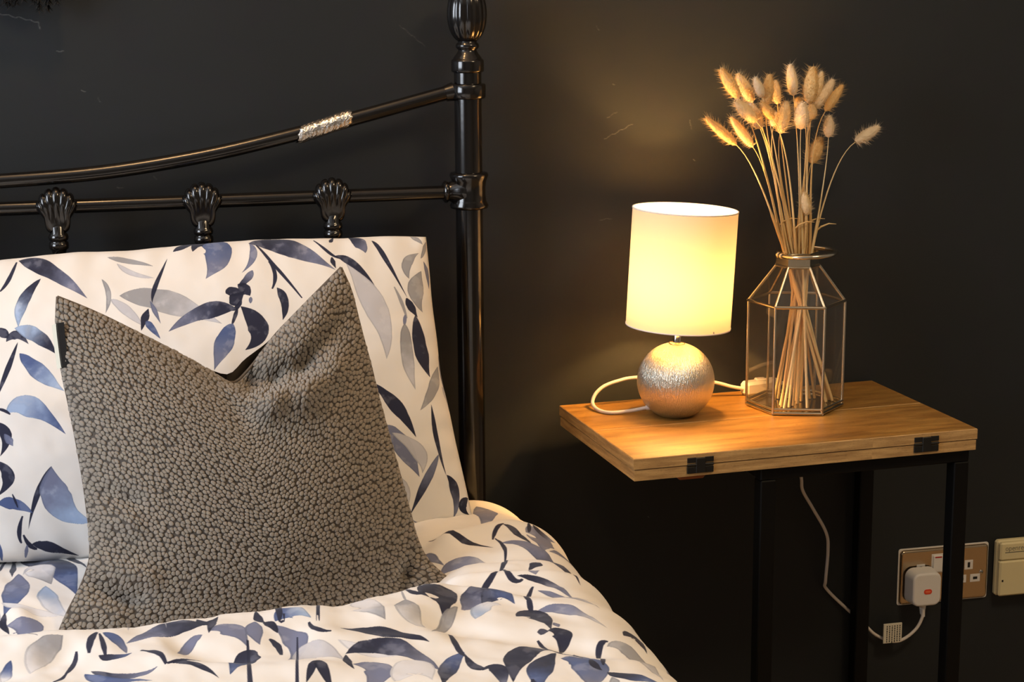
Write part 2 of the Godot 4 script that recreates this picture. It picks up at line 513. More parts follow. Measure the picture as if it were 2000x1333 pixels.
const DUVET_PRINT := [
	[275, 236, 309, 263, 346, 378, 21, "N"], [226, 257, 282, 320, 327, 480, 70, "NB"], [212, 267, 219, 238, 230, 264, 14, "N"], [214, 241, 214, 322, 214, 380, 13, "N"],
	[225, 371, 220, 451, 202, 527, 48, "SB"], [195, 539, 203, 562, 212, 587, 14, "N"], [222, 812, 243, 816, 266, 837, 2, "N"], [272, 424, 282, 501, 315, 549, 39, "LW"],
	[233, 379, 255, 331, 264, 374, 23, "P"], [304, 843, 270, 879, 254, 933, 52, "GW"], [323, 880, 318, 917, 306, 948, 9, "N"], [308, 945, 299, 962, 285, 981, 6, "N"],
	[356, 838, 346, 862, 342, 898, 12, "N"], [359, 843, 364, 883, 366, 917, 8, "N"], [364, 840, 386, 871, 398, 914, 22, "BS"], [356, 909, 380, 926, 406, 914, 22, "NB"],
	[533, 829, 466, 839, 398, 878, 51, "NS"], [403, 832, 439, 578, 463, 836, 43, "P"], [512, 806, 527, 831, 546, 803, 24, "N"], [543, 814, 533, 840, 526, 868, 13, "N"],
	[530, 861, 560, 865, 583, 923, 42, "S"], [516, 870, 495, 886, 473, 929, 23, "S"], [419, 914, 441, 938, 454, 975, 11, "N"], [454, 973, 496, 982, 528, 1032, 13, "N"],
	[343, 948, 390, 984, 442, 975, 21, "NS"], [456, 975, 485, 965, 518, 967, 8, "N"], [334, 952, 367, 987, 433, 1013, 24, "B"], [595, 936, 574, 958, 545, 1024, 50, "NB"],
	[601, 840, 596, 876, 601, 917, 30, "S"], [624, 861, 658, 918, 636, 986, 38, "S"], [612, 851, 625, 861, 632, 884, 19, "N"], [617, 900, 627, 916, 630, 950, 12, "N"],
	[632, 853, 661, 831, 689, 857, 43, "BL"], [660, 574, 642, 819, 648, 835, 10, "N"], [607, 799, 608, 834, 618, 850, 14, "N"], [738, 571, 704, 827, 700, 850, 6, "N"],
	[684, 867, 692, 904, 713, 916, 10, "N"], [762, 814, 781, 821, 805, 880, 66, "WG"], [851, 808, 847, 861, 866, 903, 44, "GW"], [851, 766, 850, 796, 851, 818, 4, "G"],
	[860, 761, 870, 789, 887, 786, 12, "N"], [876, 789, 911, 775, 905, 858, 74, "N"], [936, 818, 903, 867, 870, 928, 20, "G"], [730, 896, 799, 922, 860, 965, 38, "N"],
	[719, 940, 769, 978, 822, 998, 27, "W"], [726, 975, 803, 970, 858, 1065, 50, "NS"], [644, 982, 685, 957, 721, 1002, 52, "P"], [726, 978, 724, 1013, 730, 1039, 13, "N"],
	[730, 1022, 766, 1044, 736, 1107, 54, "S"], [675, 1017, 665, 1039, 653, 1071, 14, "N"], [675, 1017, 682, 1039, 690, 1086, 21, "N"], [782, 1089, 821, 1047, 837, 1104, 66, "W"],
	[907, 1002, 874, 1050, 850, 1122, 33, "BN"], [965, 411, 1016, 468, 1067, 513, 18, "N"], [1108, 179, 1107, 275, 1068, 414, 47, "S"], [1107, 423, 1088, 442, 1074, 475, 8, "N"],
	[1105, 427, 1125, 455, 1137, 533, 17, "N"], [1144, 447, 1172, 454, 1149, 554, 62, "S"], [1161, 406, 1156, 428, 1150, 445, 8, "N"], [1170, 407, 1184, 434, 1216, 432, 23, "NS"],
	[1079, 471, 1084, 523, 1073, 575, 7, "N"], [1078, 571, 1062, 616, 1043, 665, 9, "N"], [1084, 500, 1147, 562, 1177, 716, 39, "SN"], [961, 556, 1002, 553, 1065, 605, 43, "SP"],
	[943, 465, 958, 493, 970, 536, 14, "S"], [1126, 626, 1113, 638, 1096, 659, 23, "N"], [1096, 660, 1098, 680, 1099, 699, 27, "S"], [1053, 651, 1057, 699, 1074, 704, 12, "N"],
	[1067, 694, 1113, 727, 1146, 795, 21, "NS"], [1038, 667, 1011, 701, 983, 743, 12, "N"], [992, 727, 969, 790, 940, 825, 52, "NS"], [978, 820, 1011, 780, 1033, 817, 43, "NB"],
	[955, 864, 980, 820, 1010, 821, 35, "LW"], [992, 729, 1029, 738, 1057, 800, 18, "SP"], [1085, 733, 1062, 781, 1055, 812, 10, "N"], [1060, 799, 1056, 826, 1052, 855, 10, "N"],
	[1089, 748, 1130, 796, 1168, 864, 23, "SP"], [1057, 853, 1111, 870, 1154, 952, 27, "SP"], [1021, 874, 1055, 868, 1060, 951, 47, "N"], [1037, 950, 1046, 952, 1055, 954, 18, "N"],
	[1054, 952, 1074, 968, 1055, 1019, 33, "N"], [1067, 934, 1074, 932, 1080, 930, 16, "S"], [903, 894, 900, 974, 906, 1026, 10, "N"], [905, 1019, 912, 1064, 930, 1075, 18, "N"],
	[923, 1070, 942, 1089, 935, 1149, 28, "NS"], [1037, 1024, 991, 1037, 955, 1127, 57, "N"], [1044, 1042, 1002, 1104, 989, 1173, 40, "NB"], [1045, 1064, 1079, 1103, 1054, 1189, 70, "BS"],
	[1033, 969, 1041, 1017, 1055, 1045, 11, "N"], [1055, 1049, 1081, 1039, 1106, 1060, 25, "B"], [1078, 1019, 1082, 1034, 1085, 1047, 9, "N"], [1138, 1006, 1122, 1015, 1108, 1059, 11, "N"],
	[1115, 1053, 1108, 1080, 1101, 1105, 8, "N"], [1089, 1076, 1087, 1106, 1095, 1124, 15, "N"], [1133, 1017, 1174, 1039, 1178, 1168, 39, "GP"], [1176, 970, 1204, 954, 1206, 1011, 35, "N"],
	[1217, 655, 1214, 674, 1211, 694, 14, "N"], [1099, 1134, 1127, 1158, 1171, 1185, 31, "NB"], [1101, 1151, 1100, 1171, 1098, 1191, 15, "G"], [226, 898, 218, 925, 211, 946, 20, "BW"],
	[314, 1142, 335, 1147, 358, 1168, 2, "N"], [396, 1173, 363, 1209, 346, 1263, 52, "GW"], [415, 1211, 410, 1248, 398, 1278, 9, "N"], [400, 1275, 391, 1292, 378, 1311, 6, "N"],
	[953, 1252, 944, 1269, 930, 1288, 6, "N"], [448, 1168, 438, 1192, 434, 1228, 12, "N"], [451, 1173, 456, 1213, 458, 1248, 8, "N"], [456, 1170, 478, 1202, 490, 1244, 22, "BS"],
	[449, 1239, 472, 1256, 498, 1244, 22, "NB"], [625, 1160, 559, 1169, 490, 1208, 51, "NS"], [1301, 492, 1234, 501, 1166, 540, 51, "NS"], [604, 1136, 619, 1161, 638, 1133, 24, "N"],
	[1280, 468, 1295, 493, 1314, 465, 24, "N"], [636, 1144, 625, 1170, 618, 1198, 13, "N"], [1311, 476, 1301, 502, 1294, 530, 13, "N"], [622, 1191, 653, 1195, 675, 1253, 42, "S"],
	[8, 400, 38, 404, 60, 462, 42, "S"], [1298, 523, 1328, 527, 1351, 585, 42, "S"], [608, 1200, 587, 1216, 566, 1259, 23, "S"], [1284, 532, 1263, 548, 1241, 591, 23, "S"],
	[511, 1244, 533, 1268, 547, 1305, 11, "N"], [547, 1304, 588, 1312, 620, 1362, 13, "N"], [1100, 1281, 1141, 1289, 1173, 1339, 13, "N"], [1222, 636, 1264, 644, 1296, 694, 13, "N"],
	[436, 1278, 482, 1314, 535, 1305, 21, "NS"], [988, 1255, 1035, 1291, 1088, 1282, 21, "NS"], [548, 1305, 577, 1295, 610, 1297, 8, "N"], [1101, 1282, 1130, 1272, 1163, 1274, 8, "N"],
	[1224, 637, 1253, 627, 1286, 629, 8, "N"], [426, 1283, 459, 1318, 525, 1343, 24, "B"], [979, 1260, 1012, 1295, 1078, 1320, 24, "B"], [687, 1266, 666, 1288, 637, 1355, 50, "NB"],
	[1240, 1243, 1219, 1266, 1190, 1332, 50, "NB"], [72, 475, 52, 498, 23, 564, 50, "NB"], [1363, 598, 1342, 620, 1313, 687, 50, "NB"], [694, 1170, 688, 1206, 694, 1248, 30, "S"],
	[79, 379, 74, 416, 79, 456, 30, "S"], [1369, 502, 1364, 538, 1369, 579, 30, "S"], [547, 1191, 581, 1248, 559, 1316, 38, "S"], [101, 400, 136, 457, 113, 525, 38, "S"],
	[1392, 523, 1426, 580, 1404, 648, 38, "S"], [535, 1181, 548, 1191, 555, 1214, 19, "N"], [90, 390, 103, 400, 110, 423, 19, "N"], [1380, 513, 1393, 523, 1400, 546, 19, "N"],
	[540, 1230, 550, 1247, 553, 1280, 12, "N"], [95, 439, 104, 456, 107, 489, 12, "N"], [1385, 562, 1395, 579, 1398, 612, 12, "N"], [555, 1183, 584, 1161, 612, 1187, 43, "BL"],
	[110, 392, 139, 370, 167, 396, 43, "BL"], [1400, 515, 1429, 493, 1457, 519, 43, "BL"], [583, 904, 566, 1150, 571, 1166, 10, "N"], [137, 113, 120, 359, 125, 374, 10, "N"],
	[1428, 236, 1410, 482, 1416, 497, 10, "N"], [700, 1130, 700, 1165, 711, 1180, 14, "N"], [85, 338, 86, 374, 96, 389, 14, "N"], [1375, 461, 1376, 496, 1386, 512, 14, "N"],
	[661, 901, 628, 1157, 623, 1180, 6, "N"], [216, 110, 182, 366, 178, 389, 6, "N"], [1506, 233, 1472, 489, 1468, 512, 6, "N"], [608, 1197, 615, 1234, 636, 1246, 10, "N"],
	[162, 406, 170, 443, 191, 455, 10, "N"], [1452, 529, 1460, 566, 1481, 578, 10, "N"], [685, 1144, 704, 1151, 728, 1211, 66, "WG"], [240, 354, 259, 360, 282, 420, 66, "WG"],
	[1269, 784, 1288, 790, 1312, 850, 66, "WG"], [774, 1138, 771, 1191, 789, 1233, 44, "GW"], [1358, 777, 1354, 830, 1373, 872, 44, "GW"], [1358, 735, 1357, 765, 1358, 787, 4, "G"],
	[1367, 730, 1377, 758, 1394, 755, 12, "N"], [1383, 758, 1418, 744, 1412, 827, 74, "N"], [859, 1148, 827, 1197, 793, 1258, 20, "G"], [1443, 787, 1410, 836, 1377, 898, 20, "G"],
	[653, 1226, 722, 1252, 784, 1296, 38, "N"], [1236, 865, 1306, 891, 1367, 935, 38, "N"], [642, 1270, 692, 1309, 745, 1329, 27, "W"], [197, 479, 247, 518, 300, 538, 27, "W"],
	[1226, 909, 1276, 948, 1329, 968, 27, "W"], [649, 1306, 726, 1300, 782, 1395, 50, "NS"], [1232, 945, 1310, 939, 1365, 1034, 50, "NS"], [567, 1312, 608, 1287, 644, 1332, 52, "P"],
	[1289, 1289, 1330, 1264, 1366, 1309, 52, "P"], [122, 521, 163, 496, 199, 541, 52, "P"], [1412, 644, 1453, 619, 1489, 664, 52, "P"], [649, 1309, 648, 1343, 653, 1369, 13, "N"],
	[1371, 1286, 1370, 1320, 1375, 1346, 13, "N"], [204, 518, 202, 552, 207, 578, 13, "N"], [1494, 640, 1492, 675, 1498, 701, 13, "N"], [653, 1352, 690, 1374, 660, 1438, 54, "S"],
	[1375, 1329, 1411, 1351, 1382, 1415, 54, "S"], [207, 561, 244, 583, 214, 647, 54, "S"], [1236, 991, 1273, 1013, 1243, 1077, 54, "S"], [598, 1347, 588, 1369, 576, 1402, 14, "N"],
	[1320, 1324, 1310, 1346, 1298, 1379, 14, "N"], [153, 556, 142, 578, 130, 611, 14, "N"], [1443, 679, 1433, 701, 1421, 734, 14, "N"], [598, 1347, 605, 1369, 614, 1416, 21, "N"],
	[1320, 1324, 1327, 1346, 1335, 1393, 21, "N"], [153, 556, 160, 578, 168, 625, 21, "N"], [1443, 679, 1450, 701, 1458, 748, 21, "N"], [706, 1419, 744, 1377, 760, 1434, 66, "W"],
	[1289, 1058, 1328, 1016, 1344, 1073, 66, "W"], [830, 1332, 797, 1381, 773, 1453, 33, "BN"], [1414, 972, 1381, 1020, 1357, 1092, 33, "BN"], [541, 1393, 546, 1445, 536, 1497, 7, "N"],
	[1002, 1332, 1007, 1384, 996, 1435, 7, "N"], [547, 1421, 610, 1484, 639, 1638, 39, "SN"], [1007, 1360, 1070, 1422, 1100, 1576, 39, "SN"], [423, 1477, 464, 1475, 528, 1526, 43, "SP"],
	[884, 1416, 925, 1413, 988, 1465, 43, "SP"], [406, 1387, 420, 1415, 433, 1457, 14, "S"], [866, 1325, 881, 1353, 894, 1396, 14, "S"], [878, 1194, 903, 1150, 933, 1151, 35, "LW"],
	[984, 1129, 980, 1156, 975, 1185, 10, "N"], [980, 1184, 1034, 1200, 1077, 1282, 27, "SP"], [944, 1204, 978, 1198, 984, 1281, 47, "N"], [960, 1280, 970, 1282, 978, 1284, 18, "N"],
	[977, 1282, 997, 1298, 978, 1349, 33, "N"], [990, 1264, 997, 1263, 1004, 1261, 16, "S"], [826, 1224, 823, 1304, 830, 1356, 10, "N"], [1410, 863, 1406, 944, 1413, 995, 10, "N"],
	[828, 1350, 836, 1394, 853, 1405, 18, "N"], [1412, 989, 1419, 1033, 1437, 1044, 18, "N"], [1430, 1039, 1449, 1059, 1442, 1118, 28, "NS"], [960, 1354, 914, 1367, 878, 1458, 57, "N"],
	[956, 1300, 965, 1347, 978, 1375, 11, "N"], [978, 1380, 1004, 1369, 1029, 1390, 25, "B"], [1001, 1350, 1005, 1364, 1009, 1377, 9, "N"], [1061, 1336, 1046, 1346, 1031, 1389, 11, "N"],
	[1056, 1347, 1097, 1369, 1101, 1498, 39, "GP"], [1100, 1300, 1127, 1284, 1130, 1342, 35, "N"], [318, 1228, 310, 1255, 303, 1276, 20, "BW"]]

# ------------------------------------------------------------------ camera, sky, lights
func camera_and_light() -> void:
	var cam := Camera3D.new()
	cam.name = "camera"
	add_child(cam)
	cam.position = Vector3(-1.2709, 1.2896, 2.4780)
	cam.rotation_order = EULER_ORDER_YXZ
	cam.rotation_degrees = Vector3(-11.896, -13.4723, -0.4067)
	cam.fov = 20.9007
	cam.near = 0.05
	cam.far = 50.0
	cam.current = true
	var env := Environment.new()
	env.background_mode = Environment.BG_COLOR
	env.background_color = Color(0.80, 0.88, 1.0)
	env.background_energy_multiplier = 1.0
	env.tonemap_mode = Environment.TONE_MAPPER_LINEAR
	env.tonemap_exposure = 1.0
	env.sdfgi_enabled = true
	env.ssao_enabled = true
	env.ssil_enabled = true
	var we := WorldEnvironment.new()
	we.name = "world_environment"
	we.environment = env
	add_child(we)
	# soft overhead fill, added to brighten the table, sockets and bed
	var over := AreaLight3D.new()
	over.name = "added_fill_light"
	add_child(over)
	over.area_size = Vector2(0.5, 0.5)
	over.position = Vector3(0.15, 2.395, 1.6)
	over.rotation_degrees = Vector3(-90, 0, 0)
	over.light_color = Color(1.0, 0.87, 0.68)
	over.light_energy = 2.2
	over.area_range = 12.0
	over.shadow_enabled = true
	# daylight through the window in the left wall
	var day := AreaLight3D.new()
	day.name = "window_daylight"
	add_child(day)
	day.area_size = Vector2(1.2, 1.2)
	day.position = Vector3(-3.02, 1.52, 1.15)
	day.rotation_degrees = Vector3(0, -90, 0)
	day.light_color = Color(0.93, 0.96, 1.0)
	day.light_energy = 4.9
	day.area_range = 12.0
	day.shadow_enabled = true

func omni(called: String, at: Vector3, c: Color, energy: float, size: float) -> void:
	var l := OmniLight3D.new()
	l.name = called
	add_child(l)
	l.position = at
	l.light_color = c
	l.light_energy = energy
	l.light_size = size
	l.omni_range = 12.0
	l.omni_attenuation = 2.0
	l.shadow_enabled = true

# ------------------------------------------------------------------ the room
func room() -> void:
	var x0 := -3.1
	var x1 := 1.3
	var z1 := 3.7
	var top := 2.45
	# headboard wall with its own texture coordinates, in metres
	var st := start()
	grid(st, 2, 2, func(u, v):
		var x := lerpf(x0, x1, u)
		var y := lerpf(0.0, top, v)
		return [Vector3(x, y, 0), Vector2((x + 1.7) / 2.0, (1.45 - y) / 1.0)])
	block(st, Vector3(x0, 0, -0.15), Vector3(x1, top, -0.001), 0.0005)
	struct("wall_back", done(st), M.wall)
	struct("wall_right", box(Vector3(x1, 0, -0.15), Vector3(x1 + 0.15, top, z1 + 0.15), 0.002), M.plain_wall)
	struct("wall_front", box(Vector3(x0 - 0.15, 0, z1), Vector3(x1, top, z1 + 0.15), 0.002), M.plain_wall)
	struct("floor", box(Vector3(x0 - 0.15, -0.1, -0.15), Vector3(x1 + 0.15, 0, z1 + 0.15), 0.002), M.floor)
	struct("ceiling", box(Vector3(x0 - 0.15, top, -0.15), Vector3(x1 + 0.15, top + 0.1, z1 + 0.15), 0.002), M.ceiling)
	# left wall round a window opening
	var wz0 := 0.50
	var wz1 := 1.80
	var wy0 := 0.88
	var wy1 := 2.16
	var wl := start()
	block(wl, Vector3(x0 - 0.15, 0, -0.15), Vector3(x0, top, wz0), 0.002)
	block(wl, Vector3(x0 - 0.15, 0, wz1), Vector3(x0, top, z1), 0.002)
	block(wl, Vector3(x0 - 0.15, 0, wz0), Vector3(x0, wy0, wz1), 0.002)
	block(wl, Vector3(x0 - 0.15, wy1, wz0), Vector3(x0, top, wz1), 0.002)
	struct("wall_left", done(wl), M.plain_wall)
	var wf := start()
	for z in [wz0, (wz0 + wz1) / 2 - 0.02, wz1 - 0.04]:
		block(wf, Vector3(x0 - 0.10, wy0, z), Vector3(x0 - 0.05, wy1, z + 0.04), 0.004)
	for y in [wy0, wy1 - 0.04]:
		block(wf, Vector3(x0 - 0.10, y, wz0), Vector3(x0 - 0.05, y + 0.04, wz1), 0.004)
	var win := struct("window_1", done(wf), M.white_paint)
	part("window_pane", box(Vector3(x0 - 0.077, wy0 + 0.03, wz0 + 0.03), Vector3(x0 - 0.073, wy1 - 0.03, wz1 - 0.03), 0.0005), M.glass, win)
	part("window_sill", box(Vector3(x0 - 0.05, wy0 - 0.03, wz0 - 0.05), Vector3(x0 + 0.12, wy0, wz1 + 0.05), 0.004), M.white_paint, win)
	struct("baseboard_back", box(Vector3(x0, 0, 0), Vector3(x1, 0.11, 0.016), 0.004), M.plain_wall)

func pendant() -> void:
	# the warm ceiling light above the bed, out of the frame
	var at := Vector3(-1.25, 2.12, 0.45)
	var t := thing("pendant_lamp", "small white pendant lamp hanging from the ceiling above the bed", "lamp", at)
	var st := start()
	lathe(st, [Vector2(0.03, 0.0), Vector2(0.045, 0.012), Vector2(0.05, 0.33 - 0.03), Vector2(0.05, 0.33)], 24)
	var canopy := start()
	lathe(canopy, [Vector2(0.001, 0.30), Vector2(0.05, 0.31), Vector2(0.05, 0.33)], 24)
	part("ceiling_rose", done(canopy), M.white_paint, t)
	var flex := start()
	sweep(flex, [Vector3(0, 0.05, 0), Vector3(0, 0.305, 0)], 0.003, 8)
	part("flex", done(flex), M.white_paint, t)
	var hold := start()
	lathe(hold, [Vector2(0.001, 0.03), Vector2(0.018, 0.032), Vector2(0.018, 0.06), Vector2(0.006, 0.075)], 16)
	part("lamp_holder", done(hold), M.white_paint, t)
	var b := start()
	lathe(b, ball_profile(0.045, -0.012, 16, 1.0), 24)
	part("bulb", done(b), M.bulb, t)
	omni("pendant_light", at + Vector3(0, -0.012, 0), Color(1.0, 0.78, 0.52), 0.42, 0.045)

func fill_panel() -> void:  # unseen housing made up for the added fill light
	var t := thing("added_fill_panel", "flat square warm fill panel added on the ceiling to brighten the room", "lamp", Vector3(0.15, 2.40, 1.6))
	part("frame", box(Vector3(-0.27, 0.0, -0.27), Vector3(0.27, 0.05, 0.27), 0.004), M.white_paint, t)
	part("diffuser", box(Vector3(-0.25, -0.003, -0.25), Vector3(0.25, 0.001, 0.25), 0.001), M.fill_panel_glow, t)

func ball_profile(r: float, cy: float, n: int, upto := 1.0, from := -1.0) -> Array:
	var o := []
	var a0 := asin(clampf(from, -1, 1))
	var a1 := asin(clampf(upto, -1, 1))
	for i in n + 1:
		var a := lerpf(a0, a1, float(i) / n)
		o.append(Vector2(maxf(cos(a) * r, 0.0002), cy + sin(a) * r))
	return o

# ------------------------------------------------------------------ the bed
const BED_MID := -1.4285
const POST_X := -0.7495

func shell_mesh() -> ArrayMesh:
	# a cast scallop: nine flutes fanning out from a neck
	var st := start()
	for side in [1.0, -1.0]:
		grid(st, 84, 16, func(u, v):
			var a := lerpf(-0.62, 0.62, u)
			var lobe: float = sqrt(absf(sin(u * PI * 7.0)))
			var reach: float = (0.0640 - 0.0185 * pow(a / 0.62, 2.0)) * (0.945 + 0.055 * lobe)
			var r: float = lerpf(0.012, reach, v)
			var ang: float = a * lerpf(1.75, 1.0, smoothstep(0.0, 0.55, v))
			var round_: float = sqrt(maxf(0.0, 1.0 - pow(absf(2 * u - 1), 4.0)))
			var bow: float = lerpf(0.0085, 0.0135, smoothstep(0.1, 0.7, v)) * sqrt(maxf(0.0, 1.0 - pow(v, 7.0)))
			var z: float = bow * round_ * (0.84 + 0.16 * lobe * smoothstep(0.15, 0.7, v) + 0.16 * (1.0 - smoothstep(0.15, 0.7, v)))
			return [Vector3(sin(ang) * r * side, cos(ang) * r - 0.007, z * side), Vector2(u, v)])
	var xf := Transform3D(Basis(), Vector3.ZERO)
	lathe(st, [Vector2(0.0085, -0.028), Vector2(0.0095, -0.024), Vector2(0.0120, -0.0222), Vector2(0.0126, -0.018), Vector2(0.0120, -0.0140), Vector2(0.0098, -0.0125), Vector2(0.0120, -0.0110), Vector2(0.0128, -0.0075), Vector2(0.0120, -0.0040), Vector2(0.0100, -0.002), Vector2(0.0105, 0.006), Vector2(0.002, 0.014)], 24, xf)
	return done(st)

func bedstead() -> void:
	var t := thing("bed_frame", "black metal bedstead with scallop castings and ball finial post", "bed", Vector3(BED_MID, 0, 0.06))
	var px := POST_X - BED_MID
	for s in [1.0, -1.0]:
		var st := start()
		var xf := Transform3D(Basis(), Vector3(px * s, 0, 0))
		lathe(st, [Vector2(0.001, 0.0), Vector2(0.022, 0.0), Vector2(0.022, 0.012), Vector2(0.0183, 0.02), Vector2(0.0183, 0.4), Vector2(0.0183, 0.8), Vector2(0.0183, 1.136)], 40, xf)
		part("post", done(st), M.black_metal, t)
		var fin := start()
		var prof := [Vector2(0.0183, 1.133), Vector2(0.0215, 1.1345), Vector2(0.0218, 1.1365), Vector2(0.0218, 1.1475), Vector2(0.0212, 1.150), Vector2(0.0192, 1.1508), Vector2(0.0185, 1.153), Vector2(0.0150, 1.1575), Vector2(0.0125, 1.1615), Vector2(0.0122, 1.163), Vector2(0.0148, 1.165), Vector2(0.0158, 1.168), Vector2(0.0150, 1.1705), Vector2(0.0128, 1.1725), Vector2(0.0125, 1.174)]
		lathe(fin, prof, 40, xf)
		var bulb := []
		for i in 17:
			var a := lerpf(-1.25, 1.45, i / 16.0)
			bulb.append(Vector2(0.0262 * pow(cos(a), 0.75), 1.2095 + 0.038 * sin(a)))
		lathe(fin, bulb, 96, xf, 0.07, 12)
		part("finial", done(fin), M.black_metal, t)
		var ring := start()
		lathe(ring, [Vector2(0.0183, 1.0985), Vector2(0.0225, 1.0990), Vector2(0.0238, 1.1010), Vector2(0.0238, 1.1165), Vector2(0.0225, 1.1182), Vector2(0.0183, 1.119)], 40, xf)
		sweep(ring, [Vector3((px - 0.019) * s, 1.1085, 0), Vector3((px - 0.031) * s, 1.1055, 0)], [0.0125, 0.0105], 20)
		part("rail_collar", done(ring), M.black_metal, t)
		# flared cast clamp where the lower rail meets the post
		var cl := start()
		lathe(cl, [Vector2(0.0183, 0.951), Vector2(0.0250, 0.9525), Vector2(0.0262, 0.956), Vector2(0.0232, 0.962), Vector2(0.0222, 0.970), Vector2(0.0222, 0.981), Vector2(0.0234, 0.989), Vector2(0.0264, 0.9965), Vector2(0.0250, 1.0), Vector2(0.0183, 1.001)], 40, xf)
		var horn := []
		var hr := []
		for i in 9:
			var u := i / 8.0
			horn.append(Vector3((px - 0.008 - 0.024 * u) * s, 0.9752, 0))
			hr.append(lerpf(0.0215, 0.0118, smoothstep(0, 1, u)))
		sweep(cl, horn, hr, 24)
		sweep(cl, [Vector3((px - 0.0285) * s, 0.9752, 0), Vector3((px - 0.0305) * s, 0.9752, 0), Vector3((px - 0.0335) * s, 0.9752, 0), Vector3((px - 0.0355) * s, 0.9752, 0)], [0.0125, 0.0148, 0.0148, 0.0125], 24)
		part("clamp", done(cl), M.black_metal, t)
	# top rail: a shallow dip between the posts
	var rail := []
	var known := [Vector2(0.659, 1.109), Vector2(0.5248, 1.0763), Vector2(0.4468, 1.0577), Vector2(0.3301, 1.034), Vector2(0.1997, 1.0166), Vector2(0.0727, 1.0099), Vector2(0, 1.0085)]
	var pts := []
	for k in known:
		pts.append(Vector3(k.x, k.y, 0))
	for i in range(known.size() - 2, -1, -1):
		pts.append(Vector3(-known[i].x, known[i].y, 0))
	rail = spline(pts, 6)
	var tr := start()
	sweep(tr, rail, 0.0095, 20)
	part("top_rail", done(tr), M.black_metal, t)
	var lr := start()
	sweep(lr, [Vector3(px - 0.03, 0.9745, 0), Vector3(0, 0.9745, 0), Vector3(-px + 0.03, 0.9745, 0)], 0.0092, 20)
	part("lower_rail", done(lr), M.black_metal, t)
	var br := start()
	sweep(br, [Vector3(px - 0.018, 0.36, 0), Vector3(-px + 0.018, 0.36, 0)], 0.0092, 16)
	part("bottom_rail", done(br), M.black_metal, t)
	var shell := shell_mesh()
	for x in [0.4930, 0.3237, 0.1405, -0.0425, -0.2255, -0.4085, -0.56]:
		var sp := start()
		sweep(sp, [Vector3(x, 0.36, 0), Vector3(x, 0.935, 0)], 0.0085, 16)
		part("spindle", done(sp), M.black_metal, t)
		part("scallop", shell, M.black_metal, t, Vector3(x, 0.9440, 0.008))
	# side rails and legs below the mattress
	for s in [1.0, -1.0]:
		part("side_rail", box(Vector3((px - 0.02) * s - 0.012, 0.28, 0.0), Vector3((px - 0.02) * s + 0.012, 0.32, 1.93), 0.003), M.black_metal, t)
		var lg := start()
		sweep(lg, [Vector3((px - 0.02) * s, 0, 1.93), Vector3((px - 0.02) * s, 0.36, 1.93)], 0.0183, 20)
		part("leg", done(lg), M.black_metal, t)
	part("slat_base", box(Vector3(-px + 0.03, 0.30, 0.03), Vector3(px - 0.03, 0.32, 1.92), 0.003), M.black_metal, t)
	# crumpled silver foil wound round the top rail
	var fo := start()
	var a0 := 0.4420
	var a1 := 0.5310
	var way := []
	for i in 41:
		var x := lerpf(a0, a1, i / 40.0)
		var best: Vector3 = rail[0]
		for k in rail.size() - 1:
			if (rail[k].x - x) * (rail[k + 1].x - x) <= 0.0:
				best = rail[k].lerp(rail[k + 1], (x - rail[k].x) / (rail[k + 1].x - rail[k].x + 1e-9))
				break
		way.append(best)
	var fn := FastNoiseLite.new()
	fn.frequency = 1.0
	fn.noise_type = FastNoiseLite.TYPE_CELLULAR
	fn.cellular_return_type = FastNoiseLite.RETURN_DISTANCE2_SUB
	grid(fo, 56, 80, func(u, v):
		var i := mini(int(v * 40.0), 39)
		var c: Vector3 = way[i].lerp(way[i + 1], v * 40.0 - i)
		var a: float = u * TAU
		var ragged: float = (0.012 * fn.get_noise_2d(cos(a) * 1.3 + 7.0, sin(a) * 1.3)) * (v - 0.5) * 2.0
		var r: float = 0.0100 + 0.0048 * (0.78 + 0.6 * fn.get_noise_3d(cos(a) * 2.2, sin(a) * 2.2 + v * 3.0, v * 13.0)) * smoothstep(-0.01, 0.06, v) * smoothstep(1.01, 0.94, v)
		return [Vector3(BED_MID, 0, 0.06) + c + Vector3(ragged, cos(a) * r, sin(a) * r), Vector2(u, v)])
	tag(part(numbered("foil_wrap"), done(fo), M.foil, self), "crumpled silver foil wound round the sloping top rail of the bed", "foil")

func duvet_height(x: float, z: float) -> float:
	var zr := 0.63
	for i in RIDGE.size() - 1:
		if x >= RIDGE[i].x and x <= RIDGE[i + 1].x:
			zr = lerpf(RIDGE[i].y, RIDGE[i + 1].y, (x - RIDGE[i].x) / (RIDGE[i + 1].x - RIDGE[i].x))
	var w := 1.0 - smoothstep(-0.94, -0.84, x)
	var d := z - zr
	var y := 0.598
	if d > 0.0:
		y += w * 0.016 * exp(-pow(d / 0.07, 2.0))
	else:
		var q := smoothstep(0.0, 0.06, -d)
		y += w * (0.016 * (1.0 - q) - 0.042 * q + 0.026 * smoothstep(0.1, 0.3, -d))
	y -= 0.018 * smoothstep(0.36, 0.18, z) + 0.035 * pow(smoothstep(0.2, 0.12, z), 2.0)
	var u := (z - (0.40 - 0.35 * (x + 0.87))) / 0.02
	y += 0.012 * exp(-u * u) * smoothstep(-0.9, -0.85, x)
	# creases fanning out from the cushion towards the edge, and soft billows
	for c in CREASES:
		var a: Vector2 = c[0]
		var b: Vector2 = c[1]
		var p := Vector2(x, z)
		var t := clampf((p - a).dot(b - a) / (b - a).length_squared(), 0, 1)
		var dist := p.distance_to(a.lerp(b, t) + Vector2(0, 0.012 * sin(t * PI)))
		y += 1.5 * c[3] * exp(-pow(dist / c[2], 2.0)) * smoothstep(0.0, 0.2, t) * smoothstep(1.0, 0.75, t)
	y += 0.007 * noise.get_noise_2d(x * 700.0, z * 700.0) * smoothstep(0.14, 0.3, z)
	return y

